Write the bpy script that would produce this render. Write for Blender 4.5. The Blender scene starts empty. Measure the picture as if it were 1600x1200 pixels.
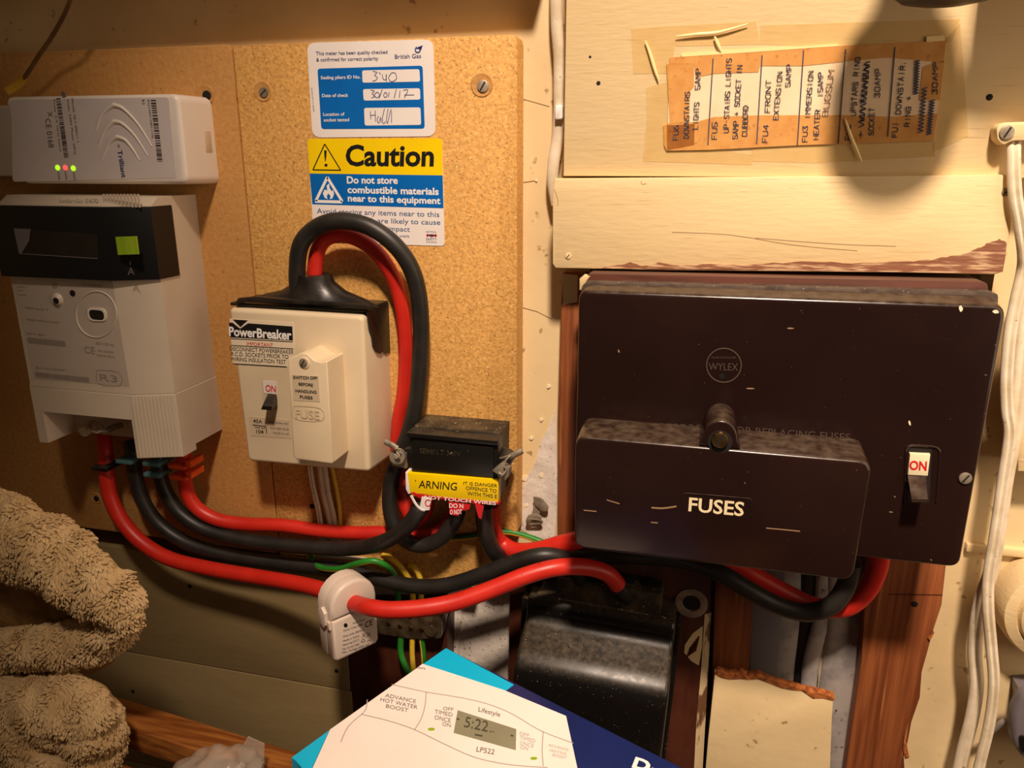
import bpy, bmesh, math, random
from mathutils import Vector as V, Matrix
random.seed(7)
U = 0.0012                                   # one scene unit of the survey, in metres
S = bpy.context.scene
COL = S.collection
# ------------------------------------------------------------------ camera, world, light, exposure
F, PITCH, YAW, D = 1200.0, 0.2833, -0.2465, 450.0
fw = V((math.sin(YAW)*math.cos(PITCH), math.cos(YAW)*math.cos(PITCH), -math.sin(PITCH)))
rt = V((math.cos(YAW), -math.sin(YAW), 0))
up = rt.cross(fw)
cam = bpy.data.cameras.new('camera'); co = bpy.data.objects.new('camera', cam); COL.objects.link(co)
cam.sensor_width = 36; cam.lens = 36*F/1600; cam.clip_start = 0.01; cam.clip_end = 50
m = Matrix.Identity(4)
for i in range(3):
    m[i][0], m[i][1], m[i][2] = rt[i], up[i], -fw[i]
m.translation = V((0, -D*U, 0)); co.matrix_world = m
S.camera = co
S.view_settings.view_transform = 'Standard'; S.view_settings.look = 'None'
S.view_settings.gamma = 1; S.view_settings.use_curve_mapping = False
S.view_settings.exposure = 0.0
w = bpy.data.worlds.new('world'); S.world = w; w.use_nodes = True
w.node_tree.nodes['Background'].inputs[0].default_value = (1.0, 0.74, 0.52, 1)
w.node_tree.nodes['Background'].inputs[1].default_value = 0.038
LPOS = V((120, -800, 960)); LAIM = V((190, 0, -40))
ld = bpy.data.lights.new('cupboard_lamp', 'SPOT'); lo = bpy.data.objects.new('cupboard_lamp', ld); COL.objects.link(lo)
ld.energy = 182; ld.color = (1.0, 0.78, 0.61); ld.shadow_soft_size = 0.07
ld.spot_size = math.radians(57); ld.spot_blend = 1.0
lo.location = LPOS*U; lo.rotation_euler = (LAIM-LPOS).to_track_quat('-Z', 'Y').to_euler()

ad = bpy.data.lights.new('room_light', 'AREA'); ao = bpy.data.objects.new('room_light', ad); COL.objects.link(ao)
ad.shape = 'RECTANGLE'; ad.size = 0.5; ad.size_y = 0.7; ad.energy = 2.5; ad.color = (1.0, 0.74, 0.52)
ao.location = V((500, -265, 60))*U; ao.rotation_euler = (V((60, 0, -100))-V((500, -265, 60))).to_track_quat('-Z', 'Y').to_euler()

# ------------------------------------------------------------------ survey helpers (photo points onto real planes)
def ray(x, y): return fw + rt*((x-800)/F) - up*((y-600)/F)
def P(x, y, d):
    v = ray(x, y); t = (D-d)/v.y
    return V((v.x*t, -d, v.z*t))
def PZ(x, y, z):
    v = ray(x, y); t = z/v.z
    return V((v.x*t, -(D-v.y*t), z))
def plane(p, n):
    c = V((0, -D, 0))
    def f(x, y, lift=0.0):
        v = ray(x, y); return c + v*((p-c).dot(n)/v.dot(n)) + n*lift
    return f
def on(d): return lambda x, y, lift=0.0: P(x, y, d) + V((0, -lift, 0))

# ------------------------------------------------------------------ materials
def C(r, g, b):
    f = lambda c: (c/255/12.92) if c/255 <= .04045 else ((c/255+.055)/1.055)**2.4
    return (f(r), f(g), f(b), 1)
def mat(name, col, rough=.5, metal=0, var=None, feat=20, lo=.4, hi=.65, bump=None, stretch=(1, 1, 1),
        fleck=None, fleck2=None, emit=0, alpha=1, trans=0, spec=.5, detail=6, fstretch=None, dust=None):
    m = bpy.data.materials.new(name); m.use_nodes = True
    nt = m.node_tree; N = nt.nodes; L = nt.links
    b = N['Principled BSDF']
    b.inputs['Roughness'].default_value = rough; b.inputs['Metallic'].default_value = metal
    b.inputs['Specular IOR Level'].default_value = spec
    b.inputs['Base Color'].default_value = col
    if trans: b.inputs['Transmission Weight'].default_value = trans
    tc = N.new('ShaderNodeTexCoord'); mp = N.new('ShaderNodeMapping')
    L.new(tc.outputs['Object'], mp.inputs[0]); mp.inputs['Scale'].default_value = stretch
    mp2 = mp
    if fstretch:
        mp2 = N.new('ShaderNodeMapping'); L.new(tc.outputs['Object'], mp2.inputs[0]); mp2.inputs['Scale'].default_value = fstretch
    def noise(ft, det=detail, mp=mp):
        n = N.new('ShaderNodeTexNoise'); n.inputs['Scale'].default_value = 1/(ft*U); n.inputs['Detail'].default_value = det
        L.new(mp.outputs[0], n.inputs['Vector']); return n
    def ramp(src, a, c):
        r = N.new('ShaderNodeValToRGB'); r.color_ramp.elements[0].position = a; r.color_ramp.elements[1].position = c
        L.new(src, r.inputs[0]); return r
    cur = None
    def mix(fac, c2):
        nonlocal cur
        x = N.new('ShaderNodeMix'); x.data_type = 'RGBA'
        L.new(fac, x.inputs[0])
        if cur is None: x.inputs[6].default_value = col
        else: L.new(cur, x.inputs[6])
        x.inputs[7].default_value = c2; cur = x.outputs[2]
    if var: mix(ramp(noise(feat).outputs[0], lo, hi).outputs[0], var)
    for fl in (fleck, fleck2):
        if fl:
            c2, ft, a, c = fl
            mix(ramp(noise(ft, 2, mp2).outputs[0], a, c).outputs[0], c2)
    if dust:
        ge = N.new('ShaderNodeNewGeometry'); sp = N.new('ShaderNodeSeparateXYZ'); L.new(ge.outputs['Normal'], sp.inputs[0])
        ml = N.new('ShaderNodeMath'); ml.operation = 'MULTIPLY'
        mh = N.new('ShaderNodeMath'); mh.operation = 'MULTIPLY'; mh.inputs[1].default_value = dust[2] if len(dust) > 2 else .5
        L.new(ramp(sp.outputs[2], .35, 1.0).outputs[0], mh.inputs[0]); L.new(mh.outputs[0], ml.inputs[0]); L.new(ramp(noise(dust[1]).outputs[0], .25, .75).outputs[0], ml.inputs[1])
        mix(ml.outputs[0], dust[0])
        ru = N.new('ShaderNodeMath'); ru.operation = 'MULTIPLY_ADD'; L.new(ml.outputs[0], ru.inputs[0]); ru.inputs[1].default_value = .5; ru.inputs[2].default_value = rough
        L.new(ru.outputs[0], b.inputs['Roughness'])
    if cur is not None: L.new(cur, b.inputs['Base Color'])
    if bump:
        bn = N.new('ShaderNodeBump'); bn.inputs['Distance'].default_value = .0012; bn.inputs['Strength'].default_value = bump[1]
        L.new(noise(bump[0]).outputs[0], bn.inputs['Height']); L.new(bn.outputs[0], b.inputs['Normal'])
    if emit:
        b.inputs['Emission Color'].default_value = col; b.inputs['Emission Strength'].default_value = emit
    if alpha < 1: b.inputs['Alpha'].default_value = alpha
    return m
M = {}
M['plaster'] = mat('cream_plaster', C(227, 203, 155), .6, var=C(214, 189, 142), feat=60, fleck=(C(165, 138, 92), 7, .68, .74), bump=(9, .25))
M['paint'] = mat('cream_gloss_paint', C(232, 207, 158), .5, var=C(223, 196, 146), feat=60, lo=.3, hi=.75, stretch=(.3, 1, 1.5), fleck=(C(206, 174, 124), 1.6, .64, .76), bump=(3, .2), detail=8, fstretch=(.06, 1, 1.2))
M['skirt'] = mat('drab_painted_board', C(148, 128, 88), .55, var=C(134, 114, 76), feat=50, stretch=(.3, 1, 1), fleck=(C(120, 100, 62), 5, .7, .75), bump=(5, .2))
M['grey_wall'] = mat('bare_grey_plaster', C(176, 166, 152), .8, var=C(140, 128, 112), feat=26, fleck=(C(90, 78, 62), 6, .66, .74), bump=(6, .5))
M['white_plaster'] = mat('bare_white_plaster', C(226, 216, 204), .85, var=C(205, 195, 182), feat=12, fleck=(C(120, 105, 88), 2.2, .64, .7), bump=(4, .5))
M['chip'] = mat('chipboard', C(226, 172, 94), .7, var=C(196, 146, 76), feat=2.2, lo=.38, hi=.66, fleck=(C(128, 82, 38), 1.1, .66, .72), fleck2=(C(244, 206, 140), 1.2, .64, .72), bump=(1.6, .45))
M['chip_left'] = mat('smooth_chipboard', C(206, 154, 88), .65, var=C(190, 136, 72), feat=3, lo=.3, hi=.7, fleck=(C(112, 68, 30), 3.0, .71, .745), fleck2=(C(150, 100, 50), 1.0, .67, .73), bump=(1.6, .3))
M['timber'] = mat('brown_timber', C(150, 86, 46), .5, var=C(112, 58, 28), feat=7, lo=.38, hi=.62, stretch=(1.6, 1, .07), fleck=(C(186, 122, 70), 6, .66, .78), bump=(3, .25))
M['dark_timber'] = mat('dark_stained_timber', C(78, 40, 26), .4, var=C(58, 26, 16), feat=12, stretch=(1, 1, .3), bump=(6, .2))
M['rail'] = mat('pine_rail', C(176, 112, 52), .45, var=C(132, 74, 30), feat=6, lo=.42, hi=.58, stretch=(.1, 1.2, 1.2), bump=(3, .2))
M['worn'] = mat('worn_bare_wood', C(134, 86, 60), .75, var=C(200, 166, 128), feat=1.6, lo=.46, hi=.62, stretch=(.14, 1, 1.3), bump=(2, .5))
M['frame'] = mat('dusty_frame_timber', C(92, 48, 32), .55, var=C(68, 34, 22), feat=6, stretch=(.12, 1, 1.5), dust=(C(128, 108, 84), 8))
M['chipped'] = mat('chipped_cream_paint', C(214, 190, 146), .6, var=C(110, 74, 46), feat=9, lo=.52, hi=.6, stretch=(2, 1, .4), bump=(3, .3))
M['ringm'] = mat('grey_ring', C(150, 132, 114), .6, var=C(120, 100, 84), feat=6)
M['torn'] = mat('torn_fibre', C(176, 100, 42), .9, var=C(120, 62, 26), feat=3, bump=(2, .8))
M['bakelite'] = mat('brown_bakelite', C(32, 17, 15), .2, var=C(39, 23, 19), feat=70, fleck=(C(120, 100, 84), 1.6, .77, .8), bump=(60, .05), dust=(C(104, 88, 70), 5, .6), fleck2=(C(150, 130, 108), .9, .78, .81))
M['bake_rough'] = mat('dusty_bakelite', C(84, 70, 58), .7, var=C(58, 43, 35), feat=8, fleck=(C(180, 165, 140), 1.4, .7, .74))
M['black_body'] = mat('black_moulding', C(20, 18, 17), .35, fleck=(C(110, 96, 74), 1.5, .73, .77), dust=(C(92, 80, 62), 9))
M['black_dusty'] = mat('dusty_black_moulding', C(44, 38, 30), .5, var=C(96, 82, 58), feat=14, lo=.45, hi=.75, fleck=(C(180, 158, 120), 1.6, .66, .72))
M['black_gloss'] = mat('black_gloss_enamel', C(15, 14, 13), .33, var=C(26, 23, 20), feat=30, lo=.55, hi=.8, fleck=(C(170, 150, 115), 1.0, .71, .76), bump=(12, .15), dust=(C(120, 100, 70), 3, .4))
M['black'] = mat('black_print', C(18, 17, 18), .5)
M['dark'] = mat('dark_hole', C(14, 9, 7), .8)
M['red_pvc'] = mat('red_pvc', C(208, 44, 30), .4, var=C(196, 36, 25), feat=20, fleck=(C(110, 20, 14), 3, .72, .76))
M['black_pvc'] = mat('black_pvc', C(30, 28, 26), .45, var=C(40, 37, 33), feat=12, fleck=(C(90, 80, 66), 2, .74, .78))
M['green'] = mat('green_pvc', C(40, 130, 40), .4, var=C(34, 115, 36), feat=15)
M['yellow_pvc'] = mat('yellow_pvc', C(232, 196, 60), .4, var=C(215, 176, 50), feat=15)
M['white_pvc'] = mat('painted_cable', C(226, 212, 186), .5, var=C(205, 188, 156), feat=14, fleck=(C(150, 130, 100), 3, .7, .76), bump=(5, .2))
M['grey_pvc'] = mat('grey_cable', C(168, 160, 154), .5, var=C(130, 124, 122), feat=16, fleck=(C(70, 60, 52), 4, .68, .75))
M['meter'] = mat('off_white_plastic', C(204, 190, 170), .42, var=C(198, 184, 164), feat=30)
M['meter_grey'] = mat('grey_printed_film', C(190, 177, 163), .45, var=C(186, 172, 158), feat=30)
M['hubp'] = mat('white_plastic', C(232, 222, 210), .38, var=C(226, 216, 204), feat=30)
M['hub_film'] = mat('pale_grey_film', C(212, 203, 200), .4, var=C(208, 198, 196), feat=30)
M['cream'] = mat('cream_moulding', C(226, 207, 174), .38, var=C(220, 200, 166), feat=30)
M['ct'] = mat('pale_beige_plastic', C(224, 206, 190), .35, var=C(218, 200, 184), feat=30)
M['tape_black'] = mat('black_sticky_tape', C(22, 20, 18), .35, var=C(46, 40, 33), feat=14, bump=(8, .3))
M['white_label'] = mat('white_label', C(240, 234, 230), .4, var=C(236, 229, 224), feat=30)
M['cream_label'] = mat('faded_label', C(206, 188, 158), .5, var=C(200, 180, 150), feat=20)
M['blabel'] = mat('cream_printed_label', C(230, 214, 186), .4)
M['blue'] = mat('blue_print', C(0, 104, 190), .4, var=C(0, 98, 182), feat=25)
M['yellow'] = mat('yellow_print', C(250, 216, 0), .4, var=C(246, 208, 0), feat=25)
M['red'] = mat('red_print', C(205, 28, 36), .45)
M['white'] = mat('white_print', C(242, 238, 234), .45)
M['ink'] = mat('dark_ink', C(62, 62, 80), .6)
M['biro'] = mat('biro_ink', C(86, 88, 128), .6)
M['pencil'] = mat('pencil', C(150, 120, 92), .7)
M['navy_txt'] = mat('navy_print', C(24, 40, 110), .45)
M['grey_txt'] = mat('grey_print', C(110, 100, 96), .5)
M['bluegrey'] = mat('bluegrey_print', C(66, 96, 140), .5)
M['steel'] = mat('dull_steel', C(188, 176, 156), .4, .3, var=C(150, 138, 120), feat=6)
M['brass'] = mat('worn_brass', C(160, 128, 84), .35, 1, var=C(110, 84, 52), feat=6)
M['lead'] = mat('lead_seal_metal', C(150, 139, 120), .5, .35, var=C(116, 106, 90), feat=6)
M['lcd'] = mat('grey_lcd', C(142, 140, 116), .25, var=C(136, 134, 110), feat=30)
M['glass'] = mat('dark_display_glass', C(20, 18, 18), .12, var=C(34, 31, 30), feat=40)
M['panel_black'] = mat('black_display_panel', C(13, 12, 12), .4)
M['lime'] = mat('lime_button', C(150, 180, 36), .5, var=C(136, 168, 30), feat=3, stretch=(1, 1, .05))
M['led_green'] = mat('green_led', (0.45, 1.0, 0.02, 1), .4, emit=1.1)
M['led_red'] = mat('red_led', (1.0, 0.10, 0.10, 1), .4, emit=1.0)
M['orange'] = mat('orange_plastic', C(236, 88, 34), .4)
M['teal'] = mat('teal_plastic', C(86, 128, 132), .45, var=C(76, 116, 120), feat=10)
M['fleece'] = mat('fleece_pile', C(204, 176, 132), .95, var=C(188, 158, 112), feat=14, spec=.1)
M['suede'] = mat('suede_lining', C(150, 116, 72), .95, var=C(122, 92, 54), feat=9, spec=.05, bump=(3, .4))
M['card'] = mat('aged_card', C(238, 212, 176), .7, var=C(230, 202, 164), feat=16)
M['tape_amber'] = mat('amber_sticky_tape', C(228, 168, 84), .3, var=C(216, 148, 64), feat=8, lo=.35, hi=.7, fleck=(C(196, 124, 50), 3, .62, .75), alpha=.68)
M['tape_clear'] = mat('yellowed_clear_tape', C(230, 198, 122), .22, var=C(222, 186, 106), feat=10, alpha=.34)
M['curl_glare'] = mat('curled_tape_and_glare', C(244, 222, 160), .3)
M['cyan'] = mat('cyan_card', C(0, 186, 232), .35, var=C(0, 180, 226), feat=40)
M['navy'] = mat('navy_card', C(28, 40, 96), .35, var=C(24, 36, 88), feat=40, fleck=(C(120, 120, 140), 1.2, .77, .8))
M['boxwhite'] = mat('white_card', C(246, 236, 228), .4, var=C(242, 231, 222), feat=50)
M['line'] = mat('fine_grey_line', C(176, 160, 156), .5)
M['faint'] = mat('faint_print', C(148, 136, 126), .5)
M['dkgrey'] = mat('dark_grey_print', C(72, 64, 62), .5)
M['seg'] = mat('lcd_segments', C(74, 72, 58), .4)
M['fuse_on'] = mat('ivory_tab', C(236, 222, 184), .4)
M['ivory'] = mat('ivory_lettering', C(236, 220, 178), .45)
M['bag'] = mat('cloudy_polythene', C(214, 200, 182), .25, var=C(190, 176, 158), feat=18, alpha=.42, bump=(10, .6))
M['smoke'] = mat('smoky_clear_plastic', C(52, 42, 30), .2, var=C(84, 72, 54), feat=10)
M['grille'] = mat('grey_plastic', C(110, 104, 108), .4)
M['strap'] = mat('brown_strap', C(120, 84, 44), .6, var=C(100, 66, 32), feat=10)
M['strap_y'] = mat('yellow_strap_end', C(206, 160, 40), .6)
M['dustline'] = mat('dust_in_letters', C(70, 53, 43), .8)
M['scuff'] = mat('pale_scuff', C(150, 118, 86), .8)
M['chipflake'] = mat('paint_flake', C(236, 222, 190), .7)

# ------------------------------------------------------------------ building helpers
ORG = {}
def finish(o, smooth=True):
    if smooth:
        o.data.shade_smooth(); o.data.set_sharp_from_angle(angle=math.radians(38))
def obj(name, bm, m, parent=None, smooth=True, **props):
    me = bpy.data.meshes.new(name)
    if isinstance(bm, tuple):
        me.from_pydata(bm[0], [], bm[1])
        if len(bm) > 2:
            for p, i in zip(me.polygons, bm[2]): p.material_index = i
    else:
        bmesh.ops.recalc_face_normals(bm, faces=bm.faces); bm.to_mesh(me); bm.free()
    for mm in (m if isinstance(m, (list, tuple)) else [m]): me.materials.append(M[mm])
    o = bpy.data.objects.new(name, me); COL.objects.link(o)
    if parent:
        org = ORG[parent.name]; o.parent = parent
    else:
        xs = [v.co for v in me.vertices]
        org = V([(min(c[i] for c in xs)+max(c[i] for c in xs))/2 for i in range(3)]); org.z = min(c.z for c in xs)
        o.location = org*U
    ORG[o.name] = org
    for v in me.vertices: v.co = (v.co-org)*U
    finish(o, smooth)
    for k, v in props.items(): o[k] = v
    return o
def thing(name, label, cat, org, group=None):
    o = bpy.data.objects.new(name, None); COL.objects.link(o); o.empty_display_size = .01
    o.location = org*U; ORG[o.name] = org.copy(); o['label'] = label; o['category'] = cat
    if group: o['group'] = group
    return o
def tag(o, label, cat, group=None):
    o['label'] = label; o['category'] = cat
    if group: o['group'] = group
    return o
def bevel(bm, edges, r, seg=2):
    if r > 0: bmesh.ops.bevel(bm, geom=edges, offset=r, segments=seg, profile=.5, affect='EDGES', clamp_overlap=True)
def prism(front, back, bev=0, seg=2, bm=None, side=0):
    """front/back: matching loops of world points"""
    bm = bm or bmesh.new(); n = len(front)
    a = [bm.verts.new(p) for p in front]; b = [bm.verts.new(p) for p in back]
    f = bm.faces.new(a); bm.faces.new(b[::-1])
    for i in range(n): bm.faces.new((a[i], b[i], b[(i+1) % n], a[(i+1) % n]))
    bm.normal_update()
    ed = list(f.edges)
    if side:
        se = [bm.edges.get((a[i], b[i])) for i in range(n)]
        bevel(bm, ed+se, bev, seg)
    else: bevel(bm, ed, bev, seg)
    return bm
def slab(px, d1, d0, bev=0, bm=None, side=0, seg=2):
    """photo-traced outline standing at distance d1 from the wall, reaching back to d0"""
    fr = [P(x, y, d1) for x, y in px]
    return prism(fr, [V((p.x, -d0, p.z)) for p in fr], bev, seg, bm, side)
def xz(pts, d1, d0, bev=0, bm=None, side=0, seg=2):
    return prism([V((x, -d1, z)) for x, z in pts], [V((x, -d0, z)) for x, z in pts], bev, seg, bm, side)
def box(x0, x1, z0, z1, d0, d1, bev=0, bm=None, seg=2):
    t = bmesh.new()
    bmesh.ops.create_cube(t, size=1)
    for v in t.verts: v.co = V(((x0+x1)/2+v.co.x*(x1-x0), -(d0+d1)/2+v.co.y*(d1-d0), (z0+z1)/2+v.co.z*(z1-z0)))
    bevel(t, list(t.edges), bev, seg)
    if bm is None: return t
    me = bpy.data.meshes.new('t'); t.to_mesh(me); t.free(); bm.from_mesh(me); bpy.data.meshes.remove(me); return bm
def film(px, pl, th=.25, lift=0.05, bm=None, r=0):
    """thin sheet on a plane map pl"""
    pts = rounded(px, r) if r else px
    return prism([pl(x, y, lift+th) for x, y in pts], [pl(x, y, lift-.3) for x, y in pts], 0, 1, bm)
def rounded(px, r, n=5):
    out = []; k = len(px)
    for i in range(k):
        p, a, b = V(px[i]), V(px[i-1]), V(px[(i+1) % k])
        u, w_ = (a-p), (b-p); s = p+u.normalized()*min(r, u.length/2); e = p+w_.normalized()*min(r, w_.length/2)
        for j in range(n+1):
            t = j/n; out.append(tuple(s*(1-t)**2+p*2*t*(1-t)+e*t*t))
    return out
def spline(pts, step=8):
    out = []; n = len(pts)
    for i in range(n-1):
        p0, p1, p2, p3 = pts[max(i-1, 0)], pts[i], pts[i+1], pts[min(i+2, n-1)]
        for j in range(step):
            t = j/step
            out.append(.5*((2*p1)+(p2-p0)*t+(2*p0-5*p1+4*p2-p3)*t*t+(3*p1-p0-3*p2+p3)*t**3))
    out.append(pts[-1]); return out
def sweep(pts, rx, ry=None, seg=14, ref=V((0, 1, 0)), stripe=None, step=8, radii=None, raw=False, twin=False):
    q = pts if raw else spline(pts, step); vs, fs, mi = [], [], []
    ry = ry or rx; n = len(q)
    for i, p in enumerate(q):
        t = (q[min(i+1, n-1)]-q[max(i-1, 0)]).normalized()
        s = t.cross(ref)
        s = s.normalized() if s.length > 1e-4 else V((1, 0, 0))
        b = s.cross(t).normalized()
        k = 1
        if radii: k = radii(i/(n-1))
        for j in range(seg):
            a = 2*math.pi*j/seg
            vs.append(p+s*(math.cos(a)*rx*k)+b*(math.sin(a)*ry*k*(1-.5*math.exp(-(math.cos(a)/.28)**2) if twin else 1)))
    for i in range(n-1):
        for j in range(seg):
            fs.append((i*seg+j, i*seg+(j+1) % seg, (i+1)*seg+(j+1) % seg, (i+1)*seg+j))
            mi.append(1 if stripe and ((j-seg*.75+stripe*i/6) % seg) < seg*.5 else 0)
    fs.append(tuple(range(seg))[::-1]); fs.append(tuple((n-1)*seg+j for j in range(seg))); mi += [0, 0]
    return vs, fs, mi
def path(px): return [P(*p) for p in px]
def tube_bm(pts, r, bm, seg=8, step=4, raw=False):
    vs, fs, _ = sweep(pts, r, seg=seg, step=step, raw=raw)
    vv = [bm.verts.new(p) for p in vs]
    for f in fs: bm.faces.new([vv[i] for i in f])
    return bm
def cyl(c, ax, r, h, seg=24, bev=0, bm=None, r2=None):
    """cylinder/cone from c along ax"""
    bm2 = bmesh.new(); ax = ax.normalized()
    bmesh.ops.create_cone(bm2, cap_ends=True, segments=seg, radius1=r, radius2=r if r2 is None else r2, depth=h)
    q = ax.to_track_quat('Z', 'Y').to_matrix().to_4x4()
    if bev:
        bm2.edges.ensure_lookup_table()
        bevel(bm2, [e for e in bm2.edges if abs(e.verts[0].co.z-h/2) < 1e-5 and abs(e.verts[1].co.z-h/2) < 1e-5], bev)
    bmesh.ops.transform(bm2, matrix=Matrix.Translation(c+ax*(h/2)) @ q, verts=bm2.verts)
    if bm is None: return bm2
    me = bpy.data.meshes.new('t'); bm2.to_mesh(me); bm2.free(); bm.from_mesh(me); bpy.data.meshes.remove(me); return bm
OUT = V((0, -1, 0))
_cap = [None]
def textverts(s, bold):
    c = bpy.data.curves.new('t', 'FONT'); c.body = s; c.offset = bold; c.resolution_u = 3
    o = bpy.data.objects.new('t', c); COL.objects.link(o)
    me = bpy.data.meshes.new_from_object(o)
    vs = [v.co.copy() for v in me.vertices]; fs = [tuple(p.vertices) for p in me.polygons]
    bpy.data.objects.remove(o); bpy.data.curves.remove(c); bpy.data.meshes.remove(me)
    return vs, fs
def lettering(parent, items, m, pl, bold=0, lift=.35, name='lettering'):
    """items: (string, baseline start, baseline end, cap top above the start); flat print on a plane"""
    if _cap[0] is None: _cap[0] = max(v.y for v in textverts('H', 0)[0])
    VS, FS = [], []
    for s, A, B, H in items:
        vs, fs = textverts(s, bold)
        if not vs: continue
        x0, x1 = min(v.x for v in vs), max(v.x for v in vs)
        a, b, h = pl(*A, lift), pl(*B, lift), pl(*H, lift)
        k = len(VS)
        for v in vs: VS.append(a+(b-a)*((v.x-x0)/(x1-x0))+(h-a)*(v.y/_cap[0]))
        FS += [tuple(i+k for i in f) for f in fs]
    return obj(name, (VS, FS), m, parent, smooth=False)
def line_mesh(lines, wd, lift, pl, acc):
    VS, FS = acc
    for ln in lines:
        q = [pl(x, y, lift) for x, y in ln]
        if len(q) > 2: q = spline(q, 3)
        nrm = (pl(500, 500, 1)-pl(500, 500, 0))
        k = len(VS); n = len(q)
        for i, p in enumerate(q):
            t = (q[min(i+1, n-1)]-q[max(i-1, 0)]).normalized(); s = t.cross(nrm).normalized()*(wd/2)
            VS += [p+s, p-s]
        for i in range(n-1): FS.append((k+2*i, k+2*i+1, k+2*i+3, k+2*i+2))
def strokes(parent, lines, wd, m, pl, lift=.35, name='lettering'):
    acc = ([], []); line_mesh(lines, wd, lift, pl, acc)
    return obj(name, acc, m, parent, smooth=False)
GL = {'A': '002640|1232', 'B': '00063644443303|33424000', 'C': '45361605011030 41', 'D': '00062644422000', 'E': '40000646|0333', 'F': '000646|0333', 'G': '453616050110304143 23', 'H': '0006|4046|0343', 'I': '2026', 'K': '0006|460340', 'L': '060040', 'M': '0006234640', 'N': '00064046', 'O': '100105163645413010', 'P': '000636454433 03', 'R': '00063645443303|2340', 'S': '453616050413334241301001', 'T': '2026|0646', 'U': '060110304146', 'W': '0610233046', 'X': '0046|0640', 'Y': '062346|2320', '1': '2026', '2': '051636454400 40', '3': '0646233342413010 01', '4': '36024 2|3630', '5': '46060333424130 1001', '6': '360301103041423303', '0': '100105163645413010', '+': '0343|2125', '-': '1333', '.': '1011'}
def hand(items, wd, m, pl, parent, lift=.9, name='lettering'):
    """single-stroke handwriting: (string, start, end, cap top)"""
    acc = ([], [])
    for s, A, B, H in items:
        A, B, H = V(A), V(B), V(H); n = len(s)
        for i, ch in enumerate(s):
            g = GL.get(ch)
            if not g: continue
            for st in g.replace(' ', '').split('|'):
                ln = []
                for j in range(0, len(st)-1, 2):
                    u = (i+int(st[j])/4*.72+random.uniform(-.03, .03))/n; v = int(st[j+1])/6+random.uniform(-.05, .05)
                    p = A+(B-A)*u+(H-A)*v
                    ln.append((p.x, p.y))
                q = [pl(x, y, lift) for x, y in ln]
                VS, FS = acc; nrm = pl(500, 500, 1)-pl(500, 500, 0)
                for a, b in zip(q, q[1:]):
                    t = (b-a)
                    if t.length < 1e-6: continue
                    sd = t.normalized().cross(nrm).normalized()*(wd/2); k = len(VS)
                    e = t.normalized()*(wd*.3)
                    VS += [a+sd-e, a-sd-e, b-sd+e, b+sd+e]; FS.append((k, k+1, k+2, k+3))
    return obj(name, acc, m, parent, smooth=False)
def screw(parent, c, r, m='steel', rot=.6, name='screw', dome=.35, ax=OUT):
    bm = cyl(c, ax, r, r*dome, 20, r*.2)
    s = obj(name, bm, m, parent)
    u = V((math.cos(rot), 0, math.sin(rot))); u = (u-ax*u.dot(ax)).normalized(); v = ax.cross(u)
    t = c+ax*(r*dome+.04)
    q = [t+u*r*.8+v*r*.13, t-u*r*.8+v*r*.13, t-u*r*.8-v*r*.13, t+u*r*.8-v*r*.13]
    obj('slot', prism(q, [p-ax*.2 for p in q]), 'dark', s)
    return s
def tex_poly(cx, cy, r, n=20, ry=None): return [(cx+math.cos(i*2*math.pi/n)*r, cy+math.sin(i*2*math.pi/n)*(ry or r)) for i in range(n)]
def quadmap(TL, TR, BR, BL):
    TL, TR, BR, BL = map(V, (TL, TR, BR, BL))
    return lambda u, v: tuple((TL*(1-u)+TR*u)*(1-v)+(BL*(1-u)+BR*u)*v)

# ================================================================== SETTING
wb = obj('wall_back', box(-900, 520, -640, 420, -40, -25), 'grey_wall', kind='structure')
def part(name, bm, m, parent): return obj(name, bm, m, parent)
# cream plaster lining: left of and above the boards, and right of the fuse box
zc = P(700, 880, 0).z
ll = xz([(-900, zc), (-900, 420), (-66, 420), (-66, P(880, 850, 0).z), (P(870, 880, 0).x, zc)], 0, -25)
part('plaster_lining', ll, 'plaster', wb)
jag = [(1478, 880), (1471, 945), (1458, 985), (1449, 1018), (1440, 1050), (1437, 1090), (1424, 1128), (1418, 1160), (1412, 1182), (1414, 1215), (1404, 1260), (1395, 1400)]
jw = [P(x, y, 1) for x, y in jag]
rl = xz([(P(1478, 880, 1).x-4, 420), (520, 420), (520, -640), (jw[-1].x, -640)]+[(p.x, p.z) for p in jw[::-1]], 1, -25)
part('plaster_lining', rl, 'plaster', wb)
tz = xz([(-66, 420), (-66, -40), (P(1478, 880, 1).x-4, -40), (P(1478, 880, 1).x-4, 420)], 0, -25)
part('plaster_lining', tz, 'plaster', wb)
# bare patches and cracks
part('bare_patch', slab([(866, 640), (858, 668), (845, 690), (836, 724), (822, 748), (812, 770), (806, 800), (812, 826), (838, 842), (866, 846), (872, 760)], .4, -1), 'white_plaster', wb)
for i, (x, y, r) in enumerate([(857, 604, 4), (846, 656, 3), (846, 742, 5), (820, 748, 5), (822, 790, 3), (830, 685, 3), (810, 350, 2), (838, 282, 2)]):
    part('paint_flake', slab([(x+math.cos(a)*r*random.uniform(.6, 1.2), y+math.sin(a)*r*random.uniform(.6, 1.2)) for a in [k*1.05 for k in range(6)]], .8, -.5), 'chipflake', wb)
for ln in ([(808, 152), (830, 158), (858, 166)], [(815, 480), (838, 486), (862, 498)], [(815, 285), (836, 282)], [(1512, 968), (1528, 972)]):
    part('crack', ([P(x, y, .06) for x, y in ln]+[P(x+.5, y+1.4, .06) for x, y in ln], [tuple([i, i+1, len(ln)+i+1, len(ln)+i]) for i in range(len(ln)-1)]), 'strap', wb)
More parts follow.
